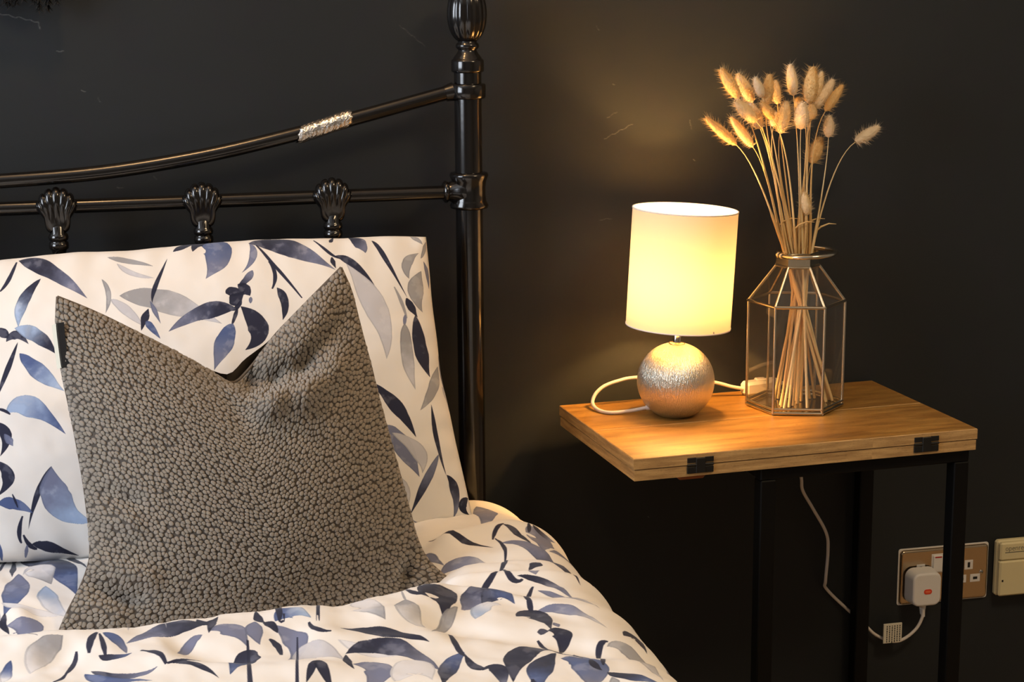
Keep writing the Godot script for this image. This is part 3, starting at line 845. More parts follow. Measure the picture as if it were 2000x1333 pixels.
const RIDGE := [Vector2(-2.3, 0.63), Vector2(-1.364, 0.6315), Vector2(-1.306, 0.642), Vector2(-1.232, 0.6345), Vector2(-1.1475, 0.6224), Vector2(-1.073, 0.626), Vector2(-1.0185, 0.624), Vector2(-0.943, 0.602), Vector2(-0.89, 0.57), Vector2(-0.84, 0.54), Vector2(-0.5, 0.5)]
# from, to (x, z), half width, height
const CREASES := [
	[Vector2(-0.93, 0.50), Vector2(-0.70, 0.56), 0.010, 0.004], [Vector2(-0.92, 0.53), Vector2(-0.69, 0.64), 0.012, -0.005], [Vector2(-0.90, 0.55), Vector2(-0.68, 0.72), 0.012, 0.005],
	[Vector2(-0.93, 0.45), Vector2(-0.72, 0.47), 0.012, -0.004], [Vector2(-0.95, 0.64), Vector2(-0.70, 0.82), 0.018, -0.006], [Vector2(-1.25, 0.70), Vector2(-1.0, 0.78), 0.022, 0.006],
	[Vector2(-1.40, 0.72), Vector2(-1.28, 0.66), 0.016, -0.006], [Vector2(-1.20, 0.66), Vector2(-1.12, 0.74), 0.013, -0.005], [Vector2(-1.08, 0.68), Vector2(-0.90, 0.72), 0.02, 0.006],
	[Vector2(-1.36, 0.42), Vector2(-1.30, 0.55), 0.012, 0.006], [Vector2(-1.40, 0.50), Vector2(-1.32, 0.58), 0.010, -0.005], [Vector2(-1.5, 0.85), Vector2(-1.2, 0.80), 0.03, 0.008], [Vector2(-1.0, 0.66), Vector2(-0.88, 0.62), 0.012, 0.004]]

func duvet_point(s: float, z: float) -> Vector3:
	# s runs across the bed and, past the edge, down its side
	var xa := -0.69 - 0.09 + 0.035 * maxf(0.0, z - 0.45)
	var xl := -2.10
	var r := 0.09
	if s < xl:
		var th := clampf((xl - s) / r, 0.0, 1.45)
		var ex := maxf(xl - s - 1.45 * r, 0.0)
		return Vector3(xl - r * sin(th) - ex * cos(1.45), duvet_height(xl, z) - r * (1.0 - cos(th)) - ex * sin(1.45), z)
	var th := clampf((s - xa) / r, 0.0, 1.45)
	var ex := maxf(s - xa - 1.45 * r, 0.0)
	var sway := 0.018 * sin(z * 23.0) * smoothstep(0.0, 0.25, ex)
	return Vector3(minf(s, xa) + r * sin(th) + ex * cos(1.45) + sway, duvet_height(minf(s, xa), z) - r * (1.0 - cos(th)) - ex * sin(1.45), z)

func bedding() -> void:
	var m := start()
	block(m, Vector3(-2.065, 0.3215, 0.10), Vector3(-0.79, 0.522, 1.96), 0.03)
	tag(part(numbered("mattress"), done(m), M.mattress, self), "white mattress on the black bedstead under the printed duvet", "mattress")
	var st := start()
	var s0 := -2.52
	var s1 := -0.42
	var edges := []
	var zs := func(v: float) -> float: return 0.12 + 1.86 * (v * 0.62 if v < 0.75 else 0.465 + (v - 0.75) * 2.14)
	grid(st, 230, 170, func(u, v):
		var s := lerpf(s0, -1.5, u / 0.16) if u < 0.16 else lerpf(-1.5, s1, (u - 0.16) / 0.84)
		var z: float = zs.call(1.0 - v)
		return [duvet_point(s, z), Vector2(s + 1.5, (z - 0.1) / 1.0)])
	# underside and hems
	grid(st, 60, 40, func(u, v):
		var s := lerpf(s1, s0, u)
		var z: float = zs.call(1.0 - v)
		var p := duvet_point(s, z)
		var inx := clampf((-1.4 - p.x), -0.55, 0.55)
		return [p + Vector3(0.012 * signf(inx) if absf(inx) > 0.5 else 0.0, -0.014, 0), Vector2(s + 1.5, (z - 0.1) / 1.0)])
	tag(part(numbered("duvet"), done(st), M.duvet_cloth, self), "white cotton duvet printed with blue watercolour leaves, spread over the bed", "duvet")
	# pillow
	var c := {"B": PackedVector2Array([Vector2(-1.5000, 0.0000), Vector2(-1.4121, -0.0062), Vector2(-1.3240, -0.0106), Vector2(-1.2359, -0.0126), Vector2(-1.1477, -0.0130), Vector2(-1.0595, -0.0115), Vector2(-0.9714, -0.0097), Vector2(-0.8832, -0.0077), Vector2(-0.7964, 0.0047)]), "T": PackedVector2Array([Vector2(-1.4900, 0.3720), Vector2(-1.4340, 0.3705), Vector2(-1.3779, 0.3689), Vector2(-1.3220, 0.3721), Vector2(-1.2661, 0.3753), Vector2(-1.2101, 0.3742), Vector2(-1.1541, 0.3772), Vector2(-1.0981, 0.3800), Vector2(-1.0421, 0.3816), Vector2(-0.9860, 0.3809), Vector2(-0.9300, 0.3793), Vector2(-0.8739, 0.3800), Vector2(-0.8186, 0.3767)]), "L": PackedVector2Array([Vector2(-1.5000, 0.0000), Vector2(-1.5039, 0.0466), Vector2(-1.5078, 0.0932), Vector2(-1.5117, 0.1399), Vector2(-1.5142, 0.1864), Vector2(-1.5081, 0.2328), Vector2(-1.5021, 0.2792), Vector2(-1.4960, 0.3256), Vector2(-1.4900, 0.3720)]), "R": PackedVector2Array([Vector2(-0.7964, 0.0047), Vector2(-0.8017, 0.0511), Vector2(-0.8074, 0.0974), Vector2(-0.8121, 0.1438), Vector2(-0.8178, 0.1901), Vector2(-0.8182, 0.2368), Vector2(-0.8195, 0.2834), Vector2(-0.8187, 0.3300), Vector2(-0.8186, 0.3767)])}
	var o := Vector3(0, 0.585, 0.275)
	var e: Vector3 = Vector3(0, 0.89701, -0.44201)
	var n := Vector3(0, -e.z, e.y)
	var pl := start()
	for side in [1.0, -1.0]:
		grid(pl, 110, 80, func(u, v):
			var s: float = u if side > 0 else 1.0 - u
			var q := coons(c, s, v)
			var a := pow(maxf(0.0, 1.0 - pow(absf(2 * s - 1), 3.2)), 0.62)
			var b := pow(maxf(0.0, 1.0 - pow(absf(2 * v - 1), 2.6)), 0.62)
			var edge := minf(minf(s * 0.7, (1 - s) * 0.7), minf(v, 1 - v) * 0.4)
			var pucker := 0.0028 * sin((s * 95.0 + sin(v * 9.0) * 2.0) if minf(v, 1 - v) * 0.4 < minf(s, 1 - s) * 0.7 else v * 60.0) * exp(-edge * 40.0) * minf(1.0, edge * 60.0)
			var h: float = 0.068 * a * b + pucker + 0.004 * noise.get_noise_2d(s * 500.0, v * 300.0) * a * b
			return [o + Vector3(q.x, 0, 0) + e * q.y + n * h * side, Vector2(s, 1.0 - v)])
	tag(part(numbered("pillow"), done(pl), M.pillow_cloth, self), "large white pillow printed with blue watercolour leaves, leaning on the headboard", "pillow")

# ------------------------------------------------------------------ the cushion
var cus := {}

func cushion_height(s: float, t: float) -> float:
	var a := pow(maxf(0.0, 1.0 - pow(absf(2 * s - 1), 2.4)), 0.7)
	var b := pow(maxf(0.0, 1.0 - pow(absf(2 * t - 1), 2.4)), 0.7)
	var h := 0.085 * a * b
	# the chop: a valley that runs from the notch in the top seam and bends to the right
	for k in [[Vector2(0.565, 1.0), Vector2(0.60, 0.935), 0.045, -0.024], [Vector2(0.60, 0.935), Vector2(0.671, 0.868), 0.042, -0.024], [Vector2(0.671, 0.868), Vector2(0.78, 0.825), 0.042, -0.020], [Vector2(0.78, 0.825), Vector2(0.916, 0.855), 0.05, -0.012],
			[Vector2(0.545, 0.925), Vector2(0.637, 0.805), 0.05, 0.016], [Vector2(0.637, 0.805), Vector2(0.742, 0.744), 0.05, 0.018], [Vector2(0.742, 0.744), Vector2(0.86, 0.745), 0.05, 0.012], [Vector2(0.80, 0.93), Vector2(0.90, 0.94), 0.06, 0.012],
			[Vector2(0.0, 0.165), Vector2(0.154, 0.150), 0.030, -0.020], [Vector2(0.02, 0.225), Vector2(0.17, 0.205), 0.035, 0.010], [Vector2(0.02, 0.10), Vector2(0.12, 0.08), 0.035, 0.008],
			[Vector2(0.975, 0.13), Vector2(0.925, 0.085), 0.022, -0.020], [Vector2(0.925, 0.085), Vector2(0.875, 0.03), 0.022, -0.018], [Vector2(0.955, 0.03), Vector2(0.985, 0.06), 0.03, 0.010], [Vector2(0.02, 0.43), Vector2(0.14, 0.43), 0.03, -0.008], [Vector2(0.02, 0.36), Vector2(0.13, 0.36), 0.03, 0.006]]:
		var d: Vector2 = k[1] - k[0]
		var p := Vector2(s, t)
		var u := clampf((p - k[0]).dot(d) / d.length_squared(), 0, 1)
		h += k[3] * exp(-pow(p.distance_to(k[0] + d * u) / k[2], 2.0)) * minf(1.0, 8.0 * minf(s, 1 - s))
	return h

func cushion_point(s: float, t: float) -> Vector3:
	var q := coons(cus, s, t)
	return Vector3(0, 0.56, 0.485) + Vector3(q.x, 0, 0) + cus.e * q.y + cus.n * cushion_height(s, t)

func cushion() -> void:
	cus = {"B": PackedVector2Array([Vector2(-1.3110, -0.0057), Vector2(-1.2776, -0.0145), Vector2(-1.2440, -0.0216), Vector2(-1.2095, -0.0237), Vector2(-1.1750, -0.0254), Vector2(-1.1405, -0.0244), Vector2(-1.1060, -0.0234), Vector2(-1.0716, -0.0208), Vector2(-1.0372, -0.0175), Vector2(-1.0028, -0.0141), Vector2(-0.9686, -0.0097), Vector2(-0.9349, -0.0023), Vector2(-0.9021, 0.0079), Vector2(-0.8703, 0.0214)]), "T": PackedVector2Array([Vector2(-1.2912, 0.3771), Vector2(-1.2663, 0.3652), Vector2(-1.2419, 0.3524), Vector2(-1.2180, 0.3385), Vector2(-1.1944, 0.3243), Vector2(-1.1707, 0.3101), Vector2(-1.1475, 0.2952), Vector2(-1.1247, 0.2797), Vector2(-1.1010, 0.2657), Vector2(-1.0816, 0.2797), Vector2(-1.0634, 0.3005), Vector2(-1.0452, 0.3212), Vector2(-1.0250, 0.3400), Vector2(-1.0048, 0.3587), Vector2(-0.9844, 0.3773), Vector2(-0.9640, 0.3959)]), "L": PackedVector2Array([Vector2(-1.3110, -0.0057), Vector2(-1.2977, 0.0215), Vector2(-1.2825, 0.0478), Vector2(-1.2716, 0.0759), Vector2(-1.2701, 0.1058), Vector2(-1.2717, 0.1361), Vector2(-1.2740, 0.1663), Vector2(-1.2774, 0.1964), Vector2(-1.2812, 0.2265), Vector2(-1.2855, 0.2565), Vector2(-1.2899, 0.2865), Vector2(-1.2925, 0.3167), Vector2(-1.2937, 0.3469), Vector2(-1.2912, 0.3771)]), "R": PackedVector2Array([Vector2(-0.8703, 0.0214), Vector2(-0.8911, 0.0432), Vector2(-0.9021, 0.0702), Vector2(-0.9074, 0.0999), Vector2(-0.9128, 0.1296), Vector2(-0.9183, 0.1592), Vector2(-0.9239, 0.1889), Vector2(-0.9295, 0.2185), Vector2(-0.9345, 0.2483), Vector2(-0.9392, 0.2781), Vector2(-0.9446, 0.3078), Vector2(-0.9496, 0.3375), Vector2(-0.9546, 0.3673), Vector2(-0.9640, 0.3959)]), "e": Vector3(0, 0.92234, -0.38638)}
	cus.n = Vector3(0, -cus.e.z, cus.e.y)
	var t := thing("cushion", "square taupe velvet cushion with pebbled texture, dented top, in front of pillow", "cushion")
	var G := 96
	var P := []
	for j in G + 1:
		for i in G + 1:
			P.append(cushion_point(float(i) / G, float(j) / G))
	var at := func(s: float, v: float) -> Vector3:
		var x := clampf(s, 0, 1) * G
		var y := clampf(v, 0, 1) * G
		var i := mini(int(x), G - 1)
		var j := mini(int(y), G - 1)
		var a: Vector3 = P[j * (G + 1) + i].lerp(P[j * (G + 1) + i + 1], x - i)
		var b: Vector3 = P[(j + 1) * (G + 1) + i].lerp(P[(j + 1) * (G + 1) + i + 1], x - i)
		return a.lerp(b, y - j)
	var front := start()
	grid(front, G, G, func(u, v): return [P[int(round(v * G)) * (G + 1) + int(round(u * G))], Vector2(u, v)])
	part("front_panel", done(front), M.velvet_base, t)
	var back := start()
	grid(back, 48, 48, func(u, v):
		var s: float = 1.0 - u
		var q := coons(cus, s, v)
		var a := pow(maxf(0.0, 1.0 - pow(absf(2 * s - 1), 2.4)), 0.7)
		var b := pow(maxf(0.0, 1.0 - pow(absf(2 * v - 1), 2.4)), 0.7)
		# the back is chopped less deeply and stands up behind the notch
		var lift: float = 0.018 * exp(-pow((s - 0.58) / 0.09, 2.0)) * smoothstep(0.8, 1.0, v)
		return [Vector3(0, 0.56, 0.485) + Vector3(q.x, 0, 0) + cus.e * (q.y + lift) - cus.n * (0.07 * a * b + 0.001 + lift), Vector2(u, v)])
	part("back_panel", done(back), M.velvet_back, t)
	# raised velvet pebbles: cells of a scattered pattern, each a small dome
	var n := 70
	var pts := []
	var rows := {}
	for j in n + 6:
		for i in n + 2:
			var q := Vector2((i + (0.5 if j % 2 else 0.0) - 0.5) / n, (j - 1.0) * 0.93 / n) + Vector2(rng.randf_range(-1, 1), rng.randf_range(-1, 1)) * 0.37 / n
			rows[Vector2i(i, j)] = pts.size()
			pts.append(q)
	var st := start()
	st.set_smooth_group(0)
	for j in n + 6:
		for i in n + 2:
			var c: Vector2 = pts[rows[Vector2i(i, j)]]
			if c.x < 0.002 or c.x > 0.998 or c.y < 0.002 or c.y > 0.998:
				continue
			var r := 1.3 / n
			var poly := [c + Vector2(-r, -r), c + Vector2(r, -r), c + Vector2(r, r), c + Vector2(-r, r)]
			for dj in range(-2, 3):
				for di in range(-2, 3):
					var k := Vector2i(i + di, j + dj)
					if (di == 0 and dj == 0) or not rows.has(k):
						continue
					var o: Vector2 = pts[rows[k]]
					var mid := (c + o) * 0.5
					var dir := (o - c).normalized()
					var cut := []
					for a in poly.size():
						var p: Vector2 = poly[a]
						var q: Vector2 = poly[(a + 1) % poly.size()]
						var dp := (p - mid).dot(dir)
						var dq := (q - mid).dot(dir)
						if dp <= 0.0:
							cut.append(p)
						if (dp < 0.0 and dq > 0.0) or (dp > 0.0 and dq < 0.0):
							cut.append(p.lerp(q, dp / (dp - dq)))
					poly = cut
			if poly.size() < 3:
				continue
			# round the cell off and pull it in from its neighbours
			var ring := []
			for a in 10:
				var dir := Vector2.from_angle(TAU * a / 10.0 + c.x * 50.0)
				var reach := 1.0
				for b in poly.size():
					var p: Vector2 = poly[b] - c
					var q: Vector2 = poly[(b + 1) % poly.size()] - c
					var den := dir.cross(q - p)
					if absf(den) > 1e-9:
						var d := p.cross(q - p) / den
						if d > 0.0:
							reach = minf(reach, d)
				ring.append([dir, reach])
			var mean := 0.0
			for a in ring:
				mean += a[1] / 10.0
			var base: Vector3 = at.call(c.x, c.y)
			var e := 0.4 / n
			var du: Vector3 = at.call(c.x + e, c.y) - at.call(c.x - e, c.y)
			var dv: Vector3 = at.call(c.x, c.y + e) - at.call(c.x, c.y - e)
			var nrm := du.cross(dv).normalized()
			if not nrm.is_finite() or nrm.length() < 0.5:
				continue
			var tall := 0.0021 * rng.randf_range(0.8, 1.15)
			var g := rng.randf_range(0.88, 1.1)
			st.set_color(Color(0.225 * g, 0.193 * g, 0.155 * g))
			var R := []
			for lv in [[0.935, -0.0006], [0.915, 0.55], [0.80, 0.92], [0.5, 1.0]]:
				var one := []
				for a in ring:
					var reach: float = minf(lerpf(a[1], mean, 0.75), a[1] * 1.05) * lv[0]
					var q: Vector2 = c + a[0] * reach
					var p: Vector3 = at.call(q.x, q.y)
					one.append(p + nrm * (tall * lv[1] if lv[1] > 0 else lv[1]))
				R.append(one)
			for lv in 3:
				for a in 10:
					var b := (a + 1) % 10
					quad(st, R[lv][a], R[lv][b], R[lv + 1][b], R[lv + 1][a])
			var top := base + nrm * tall * 1.02
			for a in 10:
				tri(st, R[3][a], R[3][(a + 1) % 10], top)
	var peb := part("velvet_pebbles", done(st), M.pebble_mat, t)
	peb.set_meta("kind", "stuff")
	# seam piping and the folded maker's label in the left seam
	for side in ["L", "R", "T"]:
		var path := []
		for i in 49:
			var q := crv(cus[side], i / 48.0)
			path.append(Vector3(0, 0.56, 0.485) + Vector3(q.x, 0, 0) + cus.e * q.y)
		var sm := start()
		sweep(sm, path, 0.0016, 8)
		part("seam", done(sm), M.velvet_back, t)
	var lab := start()
	var dark := start()
	for k in 12:
		var a := crv(cus.L, lerpf(0.915, 0.785, k / 12.0))
		var b := crv(cus.L, lerpf(0.915, 0.785, (k + 1) / 12.0))
		var pa: Vector3 = Vector3(0, 0.56, 0.485) + Vector3(a.x, 0, 0) + cus.e * a.y
		var pb: Vector3 = Vector3(0, 0.56, 0.485) + Vector3(b.x, 0, 0) + cus.e * b.y
		var f: Vector3 = cus.n
		quad(dark, pa + f * 0.013 + Vector3(-0.0005, 0, 0), pb + f * 0.013 + Vector3(-0.0005, 0, 0), pb + f * 0.0165 + Vector3(0.0085, 0, 0), pa + f * 0.0165 + Vector3(0.0085, 0, 0))
		quad(lab, pa + Vector3(-0.005, 0, 0) + f * 0.002, pb + Vector3(-0.005, 0, 0) + f * 0.002, pb + Vector3(0.0006, 0, 0) + f * 0.0135, pa + Vector3(0.0006, 0, 0) + f * 0.0135)
	part("label_edge", done(lab), M.paper, t)
	part("label_face", done(dark), M.black_fluff, t)

# ------------------------------------------------------------------ the side table
func plank(lo: Vector3, hi: Vector3, top: Material, parent: Node3D) -> void:
	# varnished face, raw sawn edges; pale bevel paints the light caught at joints
	var b := 0.0009
	var mesh := ArrayMesh.new()
	var st := start()
	st.set_smooth_group(-1)
	var U := func(p: Vector3) -> Vector2: return Vector2(p.x * 2.0, p.z * 4.0 + lo.z * 7.0)
	var q := [Vector3(lo.x + b, hi.y, lo.z + b), Vector3(lo.x + b, hi.y, hi.z - b), Vector3(hi.x - b, hi.y, hi.z - b), Vector3(hi.x - b, hi.y, lo.z + b)]
	for k in [0, 2, 1, 0, 3, 2]:
		st.set_uv(U.call(q[k]))
		st.add_vertex(q[k])
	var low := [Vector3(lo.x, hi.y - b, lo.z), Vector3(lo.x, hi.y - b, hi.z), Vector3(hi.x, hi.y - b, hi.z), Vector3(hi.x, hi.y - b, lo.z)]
	st.generate_normals()
	st.commit(mesh)
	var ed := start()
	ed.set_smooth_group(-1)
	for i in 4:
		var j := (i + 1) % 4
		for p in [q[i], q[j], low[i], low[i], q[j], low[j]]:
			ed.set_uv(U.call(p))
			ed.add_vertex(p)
	var bot := [Vector3(lo.x, lo.y, lo.z), Vector3(lo.x, lo.y, hi.z), Vector3(hi.x, lo.y, hi.z), Vector3(hi.x, lo.y, lo.z)]
	var V := func(p: Vector3, i: int) -> Vector2: return Vector2((p.x if i % 2 else p.z) * 3.0, p.y * 9.0)
	for i in 4:
		var j := (i + 1) % 4
		for p in [low[i], low[j], bot[i], bot[i], low[j], bot[j]]:
			ed.set_uv(V.call(p, i))
			ed.add_vertex(p)
	for k in [0, 1, 2, 0, 2, 3]:
		ed.set_uv(Vector2(bot[k].x, bot[k].z) * 2.0)
		ed.add_vertex(bot[k])
	ed.generate_normals()
	ed.commit(mesh)
	mesh.surface_set_material(0, top)
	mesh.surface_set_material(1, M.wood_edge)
	part("plank", mesh, null, parent)

func side_table() -> Node3D:
	var t := thing("side_table", "folding side table with hinged wooden top on black metal legs", "table", TABLE_AT, TABLE_TURN)
	var w := 0.4877
	var d := 0.298
	var j := 0.1475
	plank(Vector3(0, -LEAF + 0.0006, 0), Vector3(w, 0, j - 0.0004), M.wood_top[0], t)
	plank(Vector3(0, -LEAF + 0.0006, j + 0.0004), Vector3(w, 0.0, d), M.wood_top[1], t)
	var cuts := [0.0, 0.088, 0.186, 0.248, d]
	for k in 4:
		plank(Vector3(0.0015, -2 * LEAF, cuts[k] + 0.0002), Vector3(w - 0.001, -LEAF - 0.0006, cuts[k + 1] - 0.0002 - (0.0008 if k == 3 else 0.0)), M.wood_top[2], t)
	# hinges let into the front edge
	for x in [0.0905, 0.4120]:
		var st := start()
		block(st, Vector3(x - 0.018, -0.0115, d - 0.002), Vector3(x - 0.006, -0.0047, d + 0.0012), 0.0004)
		block(st, Vector3(x + 0.006, -0.0115, d - 0.002), Vector3(x + 0.018, -0.0047, d + 0.0012), 0.0004)
		block(st, Vector3(x - 0.018, -0.0255, d - 0.002), Vector3(x + 0.018, -0.0170, d + 0.0010), 0.0004)
		block(st, Vector3(x - 0.0065, -0.0252, d - 0.002), Vector3(x + 0.0065, -0.0052, d + 0.0022), 0.0008)
		sweep(st, [Vector3(x - 0.018, -0.0145, d + 0.0002), Vector3(x + 0.018, -0.0145, d + 0.0002)], 0.0018, 10)
		part("hinge", done(st), M.hinge, t)
	part("turn_block", box(Vector3(0.075, -2 * LEAF - 0.016, 0.225), Vector3(0.115, -2 * LEAF - 0.0002, 0.262), 0.004), M.wood_block, t)
	# frame of square tube under the right part of the top
	var y1 := -2 * LEAF - 0.0004
	var y0 := y1 - 0.0185
	var u0 := 0.180
	var u1 := 0.484
	part("front_rail", box(Vector3(u0, y0, 0.268), Vector3(u1, y1, 0.2865), 0.0015), M.table_metal, t)
	part("back_rail", box(Vector3(u0, y0, 0.004), Vector3(u1, y1, 0.0225), 0.0015), M.table_metal, t)
	part("side_rail", box(Vector3(u0, y0, 0.0225), Vector3(u0 + 0.02, y1, 0.268), 0.0015), M.table_metal, t)
	part("side_rail", box(Vector3(u1 - 0.02, y0, 0.0225), Vector3(u1, y1, 0.268), 0.0015), M.table_metal, t)
	var fl := -TABLE_AT.y
	for q in [Vector2(u0, 0.266), Vector2(u1 - 0.022, 0.2655), Vector2(u1 - 0.022, 0.0025)]:
		part("leg", box(Vector3(q.x, fl, q.y), Vector3(q.x + 0.022, y0, q.y + 0.0215), 0.0015), M.table_metal, t)
	part("foot_rail", box(Vector3(u0 + 0.022, fl, 0.266), Vector3(u1 - 0.022, fl + 0.02, 0.286), 0.0015), M.table_metal, t)
	part("foot_rail", box(Vector3(u1 - 0.022, fl, 0.024), Vector3(u1, fl + 0.02, 0.2655), 0.0015), M.table_metal, t)
	return t

# ------------------------------------------------------------------ the lamp with its cord and plug
func lamp() -> void:
	var foot := Vector3(-0.4777, TABLE_AT.y, 0.1284)
	var t := thing("table_lamp", "small lit table lamp with scratched silver ball base and white drum shade", "lamp", foot)
	var r := 0.0530
	var cy := 0.0485
	var st := start()
	var prof := [Vector2(0.001, 0.0), Vector2(0.020, 0.0), Vector2(0.0215, 0.0005)]
	prof.append_array(ball_profile(r, cy, 40, 0.985, -0.905))
	lathe(st, prof, 96)
	part("ball_base", done(st), M.lamp_ball, t)
	var lean := Transform3D(Basis(Vector3(0, 0, 1), -0.054), Vector3(0.001, cy + r - 0.003, 0))
	var col := start()
	lathe(col, [Vector2(0.001, 0.0), Vector2(0.0105, 0.0005), Vector2(0.0112, 0.002), Vector2(0.0105, 0.0035), Vector2(0.006, 0.004)], 28, lean)
	part("collar", done(col), M.brass, t)
	var tube := start()
	lathe(tube, [Vector2(0.0058, 0.002), Vector2(0.0058, 0.038), Vector2(0.001, 0.039)], 24, lean)
	part("stem", done(tube), M.chrome, t)
	# drum shade, a little crooked
	var sr := 0.0712
	var y0 := 0.0262
	var y1 := 0.1872
	var sh := start()
	lathe(sh, [Vector2(sr, y0), Vector2(sr, y0 + 0.05), Vector2(sr, y0 + 0.11), Vector2(sr, y1)], 96, lean)
	var shade := part("shade", done(sh), M.shade, t)
	for y in [y0, y1 - 0.0016]:
		var rim := start()
		lathe(rim, [Vector2(sr - 0.0008, y), Vector2(sr + 0.0006, y), Vector2(sr + 0.0006, y + 0.0016), Vector2(sr - 0.0008, y + 0.0016), Vector2(sr - 0.0008, y)], 96, lean)
		part("rim", done(rim), M.trim, shade)
	var sp := start()
	for k in 3:
		var a := TAU * k / 3.0 + 0.4
		sweep(sp, [lean * Vector3(0, y0 + 0.012, 0), lean * Vector3(sin(a) * sr, y0 + 0.004, cos(a) * sr)], 0.0011, 8)
	lathe(sp, [Vector2(0.0145, y0 + 0.010), Vector2(0.0165, y0 + 0.010), Vector2(0.0165, y0 + 0.014), Vector2(0.0145, y0 + 0.014)], 20, lean)
	part("shade_ring", done(sp), M.white_plastic, t)
	var ho := start()
	lathe(ho, [Vector2(0.006, 0.030), Vector2(0.0135, 0.032), Vector2(0.0135, 0.060), Vector2(0.0200, 0.061), Vector2(0.0200, 0.0645), Vector2(0.011, 0.066)], 24, lean)  # wide flange shaped to keep lamplight off the table below
	part("bulb_holder", done(ho), M.white_plastic, t)
	var bu := start()
	lathe(bu, [Vector2(0.009, 0.060), Vector2(0.012, 0.066), Vector2(0.0175, 0.076), Vector2(0.0195, 0.087), Vector2(0.0175, 0.098), Vector2(0.011, 0.107), Vector2(0.001, 0.111)], 28, lean)
	part("bulb", done(bu), M.bulb, t)
	omni("table_lamp_light", foot + lean * Vector3(0, 0.087, 0), Color(1.0, 0.74, 0.41), 0.32, 0.018)
	# white cord: out of the ball on its left, round behind it, past the vase, over the back of the table and down to the plug
	var W := [Vector3(-0.5120, 0.6775, 0.1284), Vector3(-0.5200, 0.6755, 0.1250), Vector3(-0.5363, 0.6690, 0.1100), Vector3(-0.5626, 0.6668, 0.1050), Vector3(-0.5755, 0.6670, 0.0870), Vector3(-0.5780, 0.6715, 0.0660), Vector3(-0.5720, 0.6830, 0.0590), Vector3(-0.5580, 0.6930, 0.0560), Vector3(-0.5373, 0.6990, 0.0550), Vector3(-0.5123, 0.7015, 0.0520), Vector3(-0.4494, 0.6984, 0.0450), Vector3(-0.3920, 0.6862, 0.0480), Vector3(-0.3664, 0.6785, 0.0490), Vector3(-0.3490, 0.6745, 0.0480)]
	var c1 := start()
	var path := []
	for p in spline(W, 8):
		path.append(p - foot)
	sweep(c1, path, 0.0026, 12)
	var cord := part("cord", done(c1), M.cord, t)
	var gr := start()
	sweep(gr, [Vector3(-0.5120, 0.6775, 0.1284) - foot, Vector3(-0.5190, 0.6757, 0.1257) - foot], [0.0045, 0.0036], 12)
	part("grommet", done(gr), M.white_plastic, cord)
	var sw := start()
	var sxf := Transform3D(Basis(Vector3.UP, 0.25), Vector3(-0.320, 0.6742, 0.041) - foot)
	block(sw, Vector3(-0.030, -0.010, -0.010), Vector3(0.030, 0.010, 0.010), 0.004, sxf)
	var inl := part("inline_switch", done(sw), M.white_plastic, cord)
	part("rocker", box(Vector3(-0.008, 0.009, -0.006), Vector3(0.008, 0.0125, 0.006), 0.0015), M.trim, inl, Vector3(-0.320, 0.6742, 0.041) - foot)
	var D := [Vector3(-0.293, 0.6742, 0.034), Vector3(-0.280, 0.6738, 0.026), Vector3(-0.268, 0.6715, 0.013), Vector3(-0.261, 0.6620, 0.0062), Vector3(-0.2575, 0.630, 0.0052), Vector3(-0.2500, 0.560, 0.012), Vector3(-0.2429, 0.5251, 0.016), Vector3(-0.2400, 0.505, 0.016), Vector3(-0.2231, 0.4760, 0.016), Vector3(-0.2010, 0.4370, 0.016), Vector3(-0.1970, 0.4080, 0.016), Vector3(-0.1995, 0.3620, 0.016), Vector3(-0.1930, 0.3440, 0.0052), Vector3(-0.1603, 0.3103, 0.0052), Vector3(-0.1345, 0.2874, 0.0052), Vector3(-0.1130, 0.2650, 0.010), Vector3(-0.0890, 0.2555, 0.020), Vector3(-0.0700, 0.2590, 0.022), Vector3(-0.0520, 0.2740, 0.024), Vector3(-0.0440, 0.2920, 0.026), Vector3(-0.0430, 0.3050, 0.027)]
	path = []
	for p in spline(D, 6):
		path.append(p - foot)
	var c2 := start()
	sweep(c2, path, 0.0024, 12)
	part("cord", done(c2), M.cord, t)
	# folded paper tag stuck round the cord, printed with small upright lines of type
	var tg := thing_part("paper_tag", t, Vector3(-0.0905, 0.2710, 0.0225) - foot)
	tg.mesh = box(Vector3(-0.0150, -0.0165, -0.0012), Vector3(0.0150, 0.0145, 0.0012), 0.0003)
	tg.material_override = M.paper
	for k in 6:
		var ln := start()
		var x := -0.0095 + 0.0042 * k
		var y := 0.0115
		while y > -0.0140:
			var l := rng.randf_range(0.0016, 0.0034)
			block(ln, Vector3(x - 0.0009, y - l, 0.0012), Vector3(x + 0.0008, y, 0.00135), 0.00002)
			y -= l + 0.0009
		part("print_line", done(ln), M.ink, tg)
	# plug
	var at := Vector3(-0.0420, 0.3390, 0.0095)
	var pg := thing_part("plug", t, at - foot)
	var ps := start()
	pillow_slab(ps, 0.0500, 0.0560, 0.026, 0.0130, 0.0035, 0.0018)
	pg.mesh = done(ps)
	pg.material_override = M.white_plastic
	var lozenge := start()
	pillow_slab(lozenge, 0.0130, 0.0078, 0.0006, 0.0038, 0.0002)
	var lo := part("red_badge", done(lozenge), M.orange, pg, Vector3(0.001, -0.003, 0.026))
	var inner := start()
	pillow_slab(inner, 0.0085, 0.0034, 0.0004, 0.0016, 0.0002)
	lo.set_meta("label", "orange red lozenge badge")
	part("badge_mark", done(inner), M.orange_light, pg, Vector3(0.001, -0.003, 0.0265))
	var grip := start()
	for k in 4:
		sweep(grip, [Vector3(0, -0.027 - 0.0042 * k, 0.012), Vector3(0, -0.0305 - 0.0042 * k, 0.012)], [0.0058 - 0.0006 * k, 0.0053 - 0.0006 * k], 14)
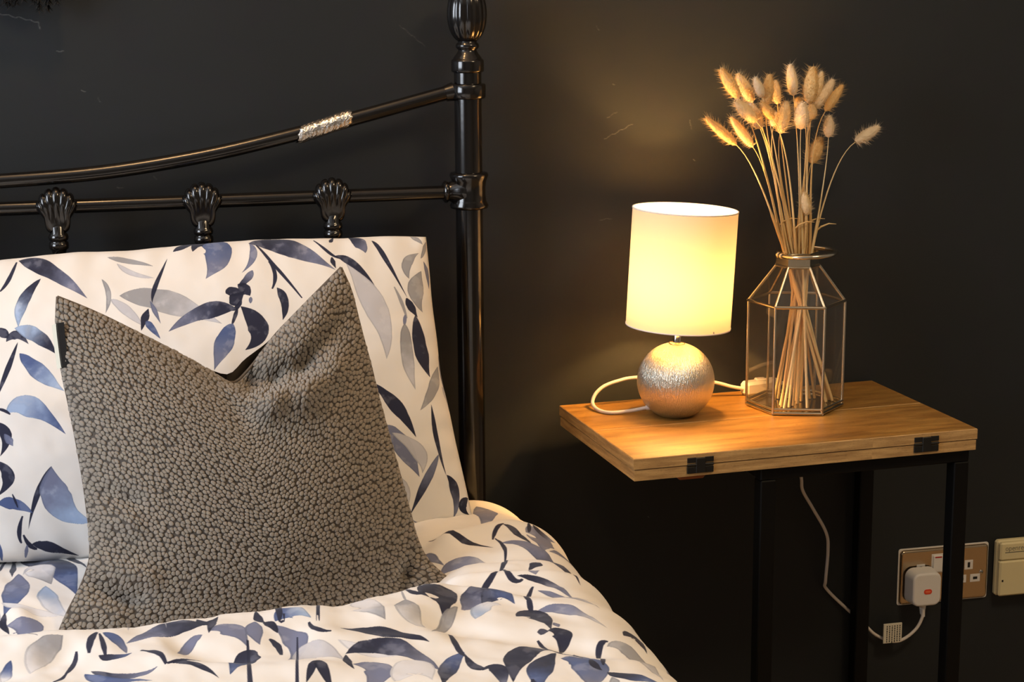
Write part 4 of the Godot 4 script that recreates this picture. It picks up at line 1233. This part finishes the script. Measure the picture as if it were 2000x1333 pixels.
	sweep(grip, [Vector3(0, -0.026, 0.012), Vector3(-0.0008, -0.046, 0.0165)], [0.0042, 0.003], 12)
	part("strain_relief", done(grip), M.white_plastic, pg)

func thing_part(called: String, parent: Node3D, at: Vector3) -> MeshInstance3D:
	var o := MeshInstance3D.new()
	o.name = called
	parent.add_child(o, true)
	o.position = at
	return o

# ------------------------------------------------------------------ wall plates
func sockets() -> void:
	var t := thing("wall_socket", "double wall socket with brushed chrome plate, white plug in its left side", "socket", Vector3(0, 0.35, 0))
	var st := start()
	pillow_slab(st, 0.146, 0.086, 0.0062, 0.006, 0.0035)
	part("faceplate", done(st), mat(Color(0.74, 0.66, 0.55), 0.22, 1.0), t)
	var gap := start()
	pillow_slab(gap, 0.150, 0.090, 0.0012, 0.004, 0.0003)
	part("gasket", done(gap), M.white_plastic, t)
	# two rockers at the top middle
	for k in [-1.0, 1.0]:
		var x: float = 0.0085 * k - 0.004
		var sw := part("switch", box(Vector3(x - 0.0080, 0.006, 0.006), Vector3(x + 0.0080, 0.0325, 0.0098), 0.001), M.white_plastic, t)
		part("red_stripe", box(Vector3(x - 0.0055, 0.0290, 0.0098), Vector3(x + 0.0055, 0.0310, 0.0101), 0.0001), M.red, sw)
	part("switch_surround", box(Vector3(-0.0225, 0.004, 0.0058), Vector3(0.0145, 0.0345, 0.0068), 0.0005), M.white_plastic, t)
	# pin inserts of both outlets: earth above, live and neutral below
	for cx in [-0.0400, 0.0400]:
		for q in [[0.0, 0.0125, 0.010, 0.012, true], [-0.0115, -0.0095, 0.0125, 0.0095, false], [0.0115, -0.0095, 0.0125, 0.0095, false]]:
			var ins := part("pin_insert", box(Vector3(cx + q[0] - q[2] / 2 - 0.002, q[1] - q[3] / 2 - 0.0015, 0.006), Vector3(cx + q[0] + q[2] / 2 + 0.002, q[1] + q[3] / 2 + 0.0015, 0.0071), 0.0004), M.white_plastic, t)
			var hw: float = 0.0021 if q[4] else 0.0036
			var hh: float = 0.0042 if q[4] else 0.0021
			part("pin_hole", box(Vector3(cx + q[0] - hw, q[1] - hh, 0.0069), Vector3(cx + q[0] + hw, q[1] + hh, 0.0073), 0.0001), M.dark, ins)
	for x in [-0.0615, 0.0615]:
		var sc := start()
		lathe(sc, [Vector2(0.0036, 0), Vector2(0.0036, 0.0006), Vector2(0.0028, 0.0014), Vector2(0.0002, 0.0016)], 16, Transform3D(Basis(Vector3.RIGHT, PI / 2), Vector3(x, -0.001, 0.006)))
		var s := part("screw", done(sc), M.chrome, t)
		part("slot", box(Vector3(x - 0.0026, -0.0014, 0.0074), Vector3(x + 0.0026, -0.0006, 0.0077), 0.00005), M.dark, s)
	# telephone socket further right
	var b := thing("telephone_socket", "cream plastic telephone socket box on the wall beside the chrome socket", "socket", Vector3(0.1225, 0.3545, 0))
	part("back_box", box(Vector3(-0.0385, -0.0445, 0), Vector3(0.0425, 0.0440, 0.012), 0.003), M.cream_plastic, b)
	var fr := start()
	block(fr, Vector3(-0.0375, 0.0145, 0.012), Vector3(0.0415, 0.0430, 0.0215), 0.0025)
	var upper := part("upper_cover", done(fr), M.cream_plastic, b)
	var lw := start()
	block(lw, Vector3(-0.0375, -0.0430, 0.012), Vector3(0.0415, 0.0138, 0.0215), 0.0025)
	var lower := part("lower_cover", done(lw), M.cream_plastic, b)
	var tm := TextMesh.new()
	var font := SystemFont.new()
	font.font_names = PackedStringArray(["Droid Sans"])
	tm.font = font
	tm.text = "openreach"
	tm.font_size = 32
	tm.pixel_size = 0.00030
	tm.depth = 0.0002
	tm.horizontal_alignment = HORIZONTAL_ALIGNMENT_LEFT
	part("lettering", tm, M.grey_ink, upper, Vector3(-0.0300, 0.0335, 0.0216))
	part("underline", box(Vector3(-0.0300, 0.0268, 0.0215), Vector3(0.034, 0.0282, 0.0217), 0.00005), M.grey_ink, upper)
	part("screw_hole", box(Vector3(-0.0335, -0.0195, 0.0215), Vector3(-0.0308, -0.0160, 0.0217), 0.00005), M.dark, lower)
	part("jack", box(Vector3(0.006, -0.022, 0.0214), Vector3(0.022, -0.006, 0.0217), 0.0001), M.dark, lower)

# ------------------------------------------------------------------ lantern vase and dried grass
const VASE := Vector3(-0.3007, 0.6637, 0.1214)
const VASE_TURN := -0.3024

func vase() -> void:
	var t := thing("lantern_vase", "hexagonal glass lantern vase with silver metal edges and ring handle", "vase", VASE, VASE_TURN)
	var R := 0.0665
	var R2 := 0.0295
	var H := [0.0008, 0.1505, 0.2000, 0.2195]
	var c := func(k: int, rad: float, y: float) -> Vector3:
		var a := TAU / 6 * (k + 0.5)
		return Vector3(rad * sin(a), y, rad * cos(a))
	var edge := start()
	for k in 6:
		for s in [[R, H[0] + 0.002, R, H[1]], [R, H[1], R2, H[2]]]:
			sweep(edge, [c.call(k, s[0], s[1]), c.call(k, s[2], s[3])], 0.0021, 8)
		for s in [[R, H[0] + 0.0022, 0.0024], [R, H[0] + 0.0075, 0.0020], [R, H[1], 0.0024], [R2, H[2], 0.0020]]:
			sweep(edge, [c.call(k, s[0], s[1]), c.call(k + 1, s[0], s[1])], s[2], 8)
	part("metal_frame", done(edge), M.vase_metal, t)
	for k in 6:
		for s in [[R - 0.0006, H[0] + 0.006, R - 0.0006, H[1]], [R - 0.0006, H[1], R2 - 0.0004, H[2]]]:
			var st := start()
			st.set_smooth_group(-1)
			quad(st, c.call(k, s[0], s[1]), c.call(k + 1, s[0], s[1]), c.call(k + 1, s[2], s[3]), c.call(k, s[2], s[3]))
			part("pane", done(st), M.glass, t)
	var base := start()
	base.set_smooth_group(-1)
	for k in 6:
		tri(base, Vector3(0, 0.0030, 0), c.call(k, R, 0.0030), c.call(k + 1, R, 0.0030))
		tri(base, Vector3(0, 0.0004, 0), c.call(k + 1, R, 0.0004), c.call(k, R, 0.0004))
		quad(base, c.call(k, R, 0.0004), c.call(k + 1, R, 0.0004), c.call(k + 1, R, 0.0030), c.call(k, R, 0.0030))
	part("base_plate", done(base), mat(Color(0.62, 0.60, 0.55), 0.2, 1.0), t)
	var neck := start()
	neck.set_smooth_group(-1)
	for k in 6:
		for s in [[R2, 1.0], [R2 - 0.0010, -1.0]]:
			var q := [c.call(k, s[0], H[2]), c.call(k + 1, s[0], H[2]), c.call(k + 1, s[0], H[3]), c.call(k, s[0], H[3])]
			if s[1] > 0:
				quad(neck, q[0], q[1], q[2], q[3])
			else:
				quad(neck, q[3], q[2], q[1], q[0])
		quad(neck, c.call(k, R2, H[3]), c.call(k + 1, R2, H[3]), c.call(k + 1, R2 - 0.001, H[3]), c.call(k, R2 - 0.001, H[3]))
	part("neck_collar", done(neck), M.vase_metal, t)
	# ring handle hinged at the left of the neck and let down to the right
	var inv := Basis(Vector3.UP, -VASE_TURN)
	var ring := []
	for i in 41:
		var a := lerpf(-3.0, 3.0, i / 40.0)
		var p := Vector3(0.0135 + 0.0400 * cos(a), 0.2165 + 0.0018 * cos(a), 0.0390 * sin(a))
		ring.append(inv * p)
	var rs := start()
	sweep(rs, ring, 0.0031, 14)
	var hd := part("ring_handle", done(rs), mat(Color(0.80, 0.77, 0.70), 0.2, 1.0), t)
	for e in [ring[0], ring[40]]:
		var ks := start()
		lathe(ks, ball_profile(0.0048, 0.0, 8), 16, Transform3D(Basis(), e))
		part("hinge_knob", done(ks), M.vase_metal, hd)

# tip and base of each head, in metres right of and above the vase's foot, its depth before or behind the vase's middle, its width
const HEADS := [
	[-0.1322, 0.4738, -0.1022, 0.4333, 0, 0.018, -0.0182, 0.0435, "tall bunny tail stalk whose long head leans out highest on the lamp side"],
	[-0.0933, 0.4654, -0.0718, 0.4261, -0.012, 0.018, -0.0143, 0.0347, "bunny tail stalk, long pale head second to the highest leaning towards the lamp"],
	[-0.0854, 0.4607, -0.0697, 0.4335, 0.008, 0.0144, -0.0096, 0.055, "bunny tail stalk with a slim orange-tinted head high in the bunch"],
	[-0.0572, 0.4644, -0.0605, 0.4226, 0.004, 0.018, -0.0064, 0.0082],
	[-0.0331, 0.4542, -0.0325, 0.4215, -0.01, 0.0132, -0.0033, 0.0302],
	[-0.0226, 0.4763, -0.0149, 0.4333, 0.002, 0.0168, 0.0007, -0.0049, "tallest bunny tail stalk, its slim head upright and alone above the middle of the bunch"],
	[0.0043, 0.4731, 0.004, 0.4225, 0.012, 0.0228, 0.0062, -0.0154, "bunny tail stalk with the fattest tall upright head at the top of the bunch"],
	[0.0485, 0.4624, 0.0305, 0.4238, -0.014, 0.0144, 0.0094, -0.0293],
	[0.0638, 0.4517, 0.0318, 0.4135, -0.01, 0.018, 0.0134, -0.0223],
	[0.0616, 0.4459, 0.0355, 0.4103, 0.006, 0.0144, 0.0174, 0.0012, "bunny tail stalk with slim head leaning away from the lamp, high in the bunch"],
	[-0.1223, 0.4325, -0.0829, 0.4029, 0.014, 0.0192, -0.0206, 0.055, "bunny tail stalk with a plump head slanting towards the lamp under the tall leaning pair"],
	[-0.0849, 0.4265, -0.0668, 0.3918, 0, 0.0192, -0.0127, 0.055],
	[-0.083, 0.429, -0.0572, 0.4049, 0.016, 0.0144, -0.0072, 0.0188],
	[-0.0305, 0.4278, -0.0384, 0.3837, 0.006, 0.0204, -0.0048, 0.0417, "bunny tail stalk with a broad pale head low in the middle of the bunch"],
	[-0.0161, 0.4262, -0.0118, 0.3894, 0.016, 0.0228, 0.0039, -0.0014, "bunny tail stalk with a fat rounded head below the fattest tall one"],
	[0.0094, 0.4282, 0.0132, 0.4076, -0.016, 0.0144, 0.0015, 0.024],
	[0.0244, 0.4202, 0.0204, 0.3986, -0.006, 0.0168, 0.0102, -0.011],
	[0.0354, 0.4058, 0.0389, 0.375, 0.01, 0.0168, 0.0197, -0.0249, "bunny tail stalk with a short straight head under the ones leaning from the lamp"],
	[-0.1647, 0.4118, -0.1118, 0.373, 0.01, 0.0144, -0.021, 0.055, "bunny tail stalk arching over towards the lampshade with the lowest drooping head"],
	[-0.1151, 0.4095, -0.0781, 0.3673, 0, 0.0144, -0.021, 0.0524, "bunny tail stalk with a narrow drooping head just above the lowest one by the lampshade"],
	[0.1338, 0.3842, 0.0923, 0.3646, 0, 0.0168, 0.021, -0.0336, "bunny tail stalk bending furthest from the lamp, its single head apart from the bunch"],
	[0.0379, 0.3747, 0.0216, 0.3385, -0.004, 0.0204, 0.0142, 0.01, "bunny tail stalk with a plump slanting head halfway down the far side of the bunch"],
	[-0.0011, 0.303, 0.0084, 0.27, 0.008, 0.0149, 0.0118, 0.0144, "short bunny tail stalk with its head low among the stems above the vase neck"],
	[-0.0252, 0.409, -0.0354, 0.3913, -0.014, 0.0144, -0.008, 0.055]]

func head_mesh(sd: int) -> Array:
	# unit head: base at the origin, tip at y = 1, half width 0.5
	var r := RandomNumberGenerator.new()
	r.seed = sd
	var st := start()
	var prof := func(v: float) -> float: return 0.44 * pow(sin(PI * clampf(pow(v, 0.88) * 0.95 + 0.035, 0, 1)), 0.6)
	grid(st, 14, 16, func(u, v):
		var a: float = u * TAU
		var rr: float = prof.call(v) * (1.0 + 0.03 * sin(a * 5.0 + v * 23.0 + sd))
		return [Vector3(-sin(a) * rr, v * 0.97, cos(a) * rr), Vector2(u, v)])
	var hair := start()
	hair.set_smooth_group(-1)
	for k in 1300:
		var v := r.randf_range(0.02, 0.985)
		var a := r.randf() * TAU
		var rr: float = prof.call(v) * 0.97
		var out := Vector3(sin(a), 0, cos(a))
		var p := out * rr + Vector3(0, v * 0.97, 0)
		var long := k % 5 == 0
		var dir := (out * r.randf_range(0.5, 1.0) + Vector3(r.randf_range(-0.25, 0.25), (0.15 if long else 0.45) + 0.5 * v, r.randf_range(-0.25, 0.25))).normalized()
		# the unit head is squeezed sideways when it is placed, so hairs reach further out here
		var l := r.randf_range(0.16, 0.40) if long else r.randf_range(0.05, 0.13)
		var side := dir.cross(out).normalized() * (0.0075 if long else 0.012)
		tri(hair, p - side, p + side, p + Vector3(dir.x * 1.7, dir.y * 0.7, dir.z * 1.7) * l)
	return [done(st), done(hair)]

func grasses() -> void:
	var heads := [head_mesh(1), head_mesh(2), head_mesh(3)]
	var back := Basis(Vector3.UP, 0.235)  # the spread of the bunch lies square to the room's long side
	for i in HEADS.size():
		var h: Array = HEADS[i]
		var depth: float = h[4]
		var tip := back * Vector3(h[0], h[1], depth * 1.5)
		var foot := back * Vector3(h[2], h[3], depth)
		var nx: float = h[6]
		var nz := clampf(depth * 0.4, -0.013, 0.013)
		var neck := back * Vector3(nx, 0.212, nz)
		var bx: float = h[7]
		var bz := rng.randf_range(-0.032, 0.034) if absf(bx) < 0.042 else rng.randf_range(0.0, 0.016) * signf(bx)
		var low := back * Vector3(bx, 0.0042, bz)
		var label := "dried bunny tail stalk with fluffy cream head in the bunch in the lantern vase"
		if h.size() > 8:
			label = h[8]
		var t := thing("bunny_tail_stalk", label, "dried flower", VASE, 0.0, "bunny tail stalks in the lantern vase")
		var axis := (tip - foot)
		var len_up := neck.distance_to(foot)
		var t0 := ((neck - low).normalized() * 0.6 + (foot - neck).normalized() * 0.4) * len_up * 0.8
		var t1 := axis.normalized() * len_up * 0.75
		var path := []
		for k in 7:
			path.append(low.lerp(neck, k / 7.0))
		for k in 15:
			var u := k / 14.0
			path.append(neck * (2 * u * u * u - 3 * u * u + 1) + t0 * (u * u * u - 2 * u * u + u) + foot * (-2 * u * u * u + 3 * u * u) + t1 * (u * u * u - u * u))
		var rad := []
		for k in path.size():
			rad.append(lerpf(0.0019, 0.00055, clampf((k - 5.0) / 14.0, 0, 1)) * (1.0 if i % 3 else 1.15))
		var st := start()
		sweep(st, path, rad, 7)
		part("stem", done(st), M.stem[i % 3], t)
		# a dry leaf sheath wrapped round part of the stem
		if i % 3 != 1:
			var sheath := start()
			var k0 := 6 + i % 4
			sweep(sheath, [path[k0], path[k0 + 2], path[k0 + 4], path[k0 + 5]], [0.0019, 0.0023, 0.0020, 0.0008], 7)
			if i % 4 == 0:
				var p: Vector3 = path[k0 + 4]
				sweep(sheath, [p, p + Vector3(0.006, 0.006, 0.002), p + Vector3(0.017, 0.010, 0.003), p + Vector3(0.028, 0.009, 0.003)], [0.0011, 0.0014, 0.0010, 0.0003], 6)
			part("leaf_sheath", done(sheath), M.stem[(i + 1) % 3], t)
		var up := axis.normalized()
		var sx := up.cross(Vector3(0.2, 0.1, 1)).normalized()
		var w: float = h[5]
		var b := Basis(sx * w, up * axis.length(), sx.cross(up) * w)
		var hm: Array = heads[i % 3]
		var sh := part("seed_head", hm[0], M.head[(i * 2 + 1) % 3], t)
		sh.transform = Transform3D(b, foot)
		part("bristles", hm[1], M.head[(i * 2 + 1) % 3], sh)

# ------------------------------------------------------------------ a dark fringe at the top of the picture
func hanging() -> void:
	var t := thing("wall_hanging", "black feathery fringe of a hanging on the wall above the headboard", "wall hanging", Vector3(-1.325, 1.36, 0.03))
	var core := start()
	sweep(core, [Vector3(-0.10, 0, 0), Vector3(0, 0.005, 0), Vector3(0.05, 0, 0)], [0.012, 0.02, 0.012], 14)
	part("bar", done(core), M.black_fluff, t)
	for k in 26:
		var x := lerpf(-0.10, 0.050, k / 25.0) + rng.randf_range(-0.003, 0.003)
		var lng := 0.128 + 0.006 * sin(k * 0.9) + (0.006 if k > 21 else 0.0)
		if k < 8:
			lng -= 0.012 - 0.001 * k
		var st := start()
		var path := [Vector3(x, 0, 0.004), Vector3(x + 0.003, -lng * 0.5, 0.008), Vector3(x - 0.002, -lng, 0.004)]
		sweep(st, path, [0.0012, 0.0012, 0.0006], 6)
		st.set_smooth_group(-1)
		for j in 170:
			var v := rng.randf_range(0.25, 1.0)
			var p := Vector3(x, -lng * v, 0.005)
			var a := rng.randf() * TAU
			var d := Vector3(cos(a) * 0.009, -0.007, sin(a) * 0.009) * rng.randf_range(0.5, 1.1)
			var side := Vector3(-sin(a), 0, cos(a)) * 0.0013
			tri(st, p - side, p + side, p + d)
		part("feather", done(st), M.black_fluff, t)

func _ready() -> void:
	rng.seed = 20240
	noise.frequency = 0.012
	noise.fractal_octaves = 4
	noise.seed = 5
	camera_and_light()
	make_materials()
	room()
	pendant()
	fill_panel()
	bedstead()
	bedding()
	cushion()
	side_table()
	lamp()
	vase()
	grasses()
	sockets()
	hanging()
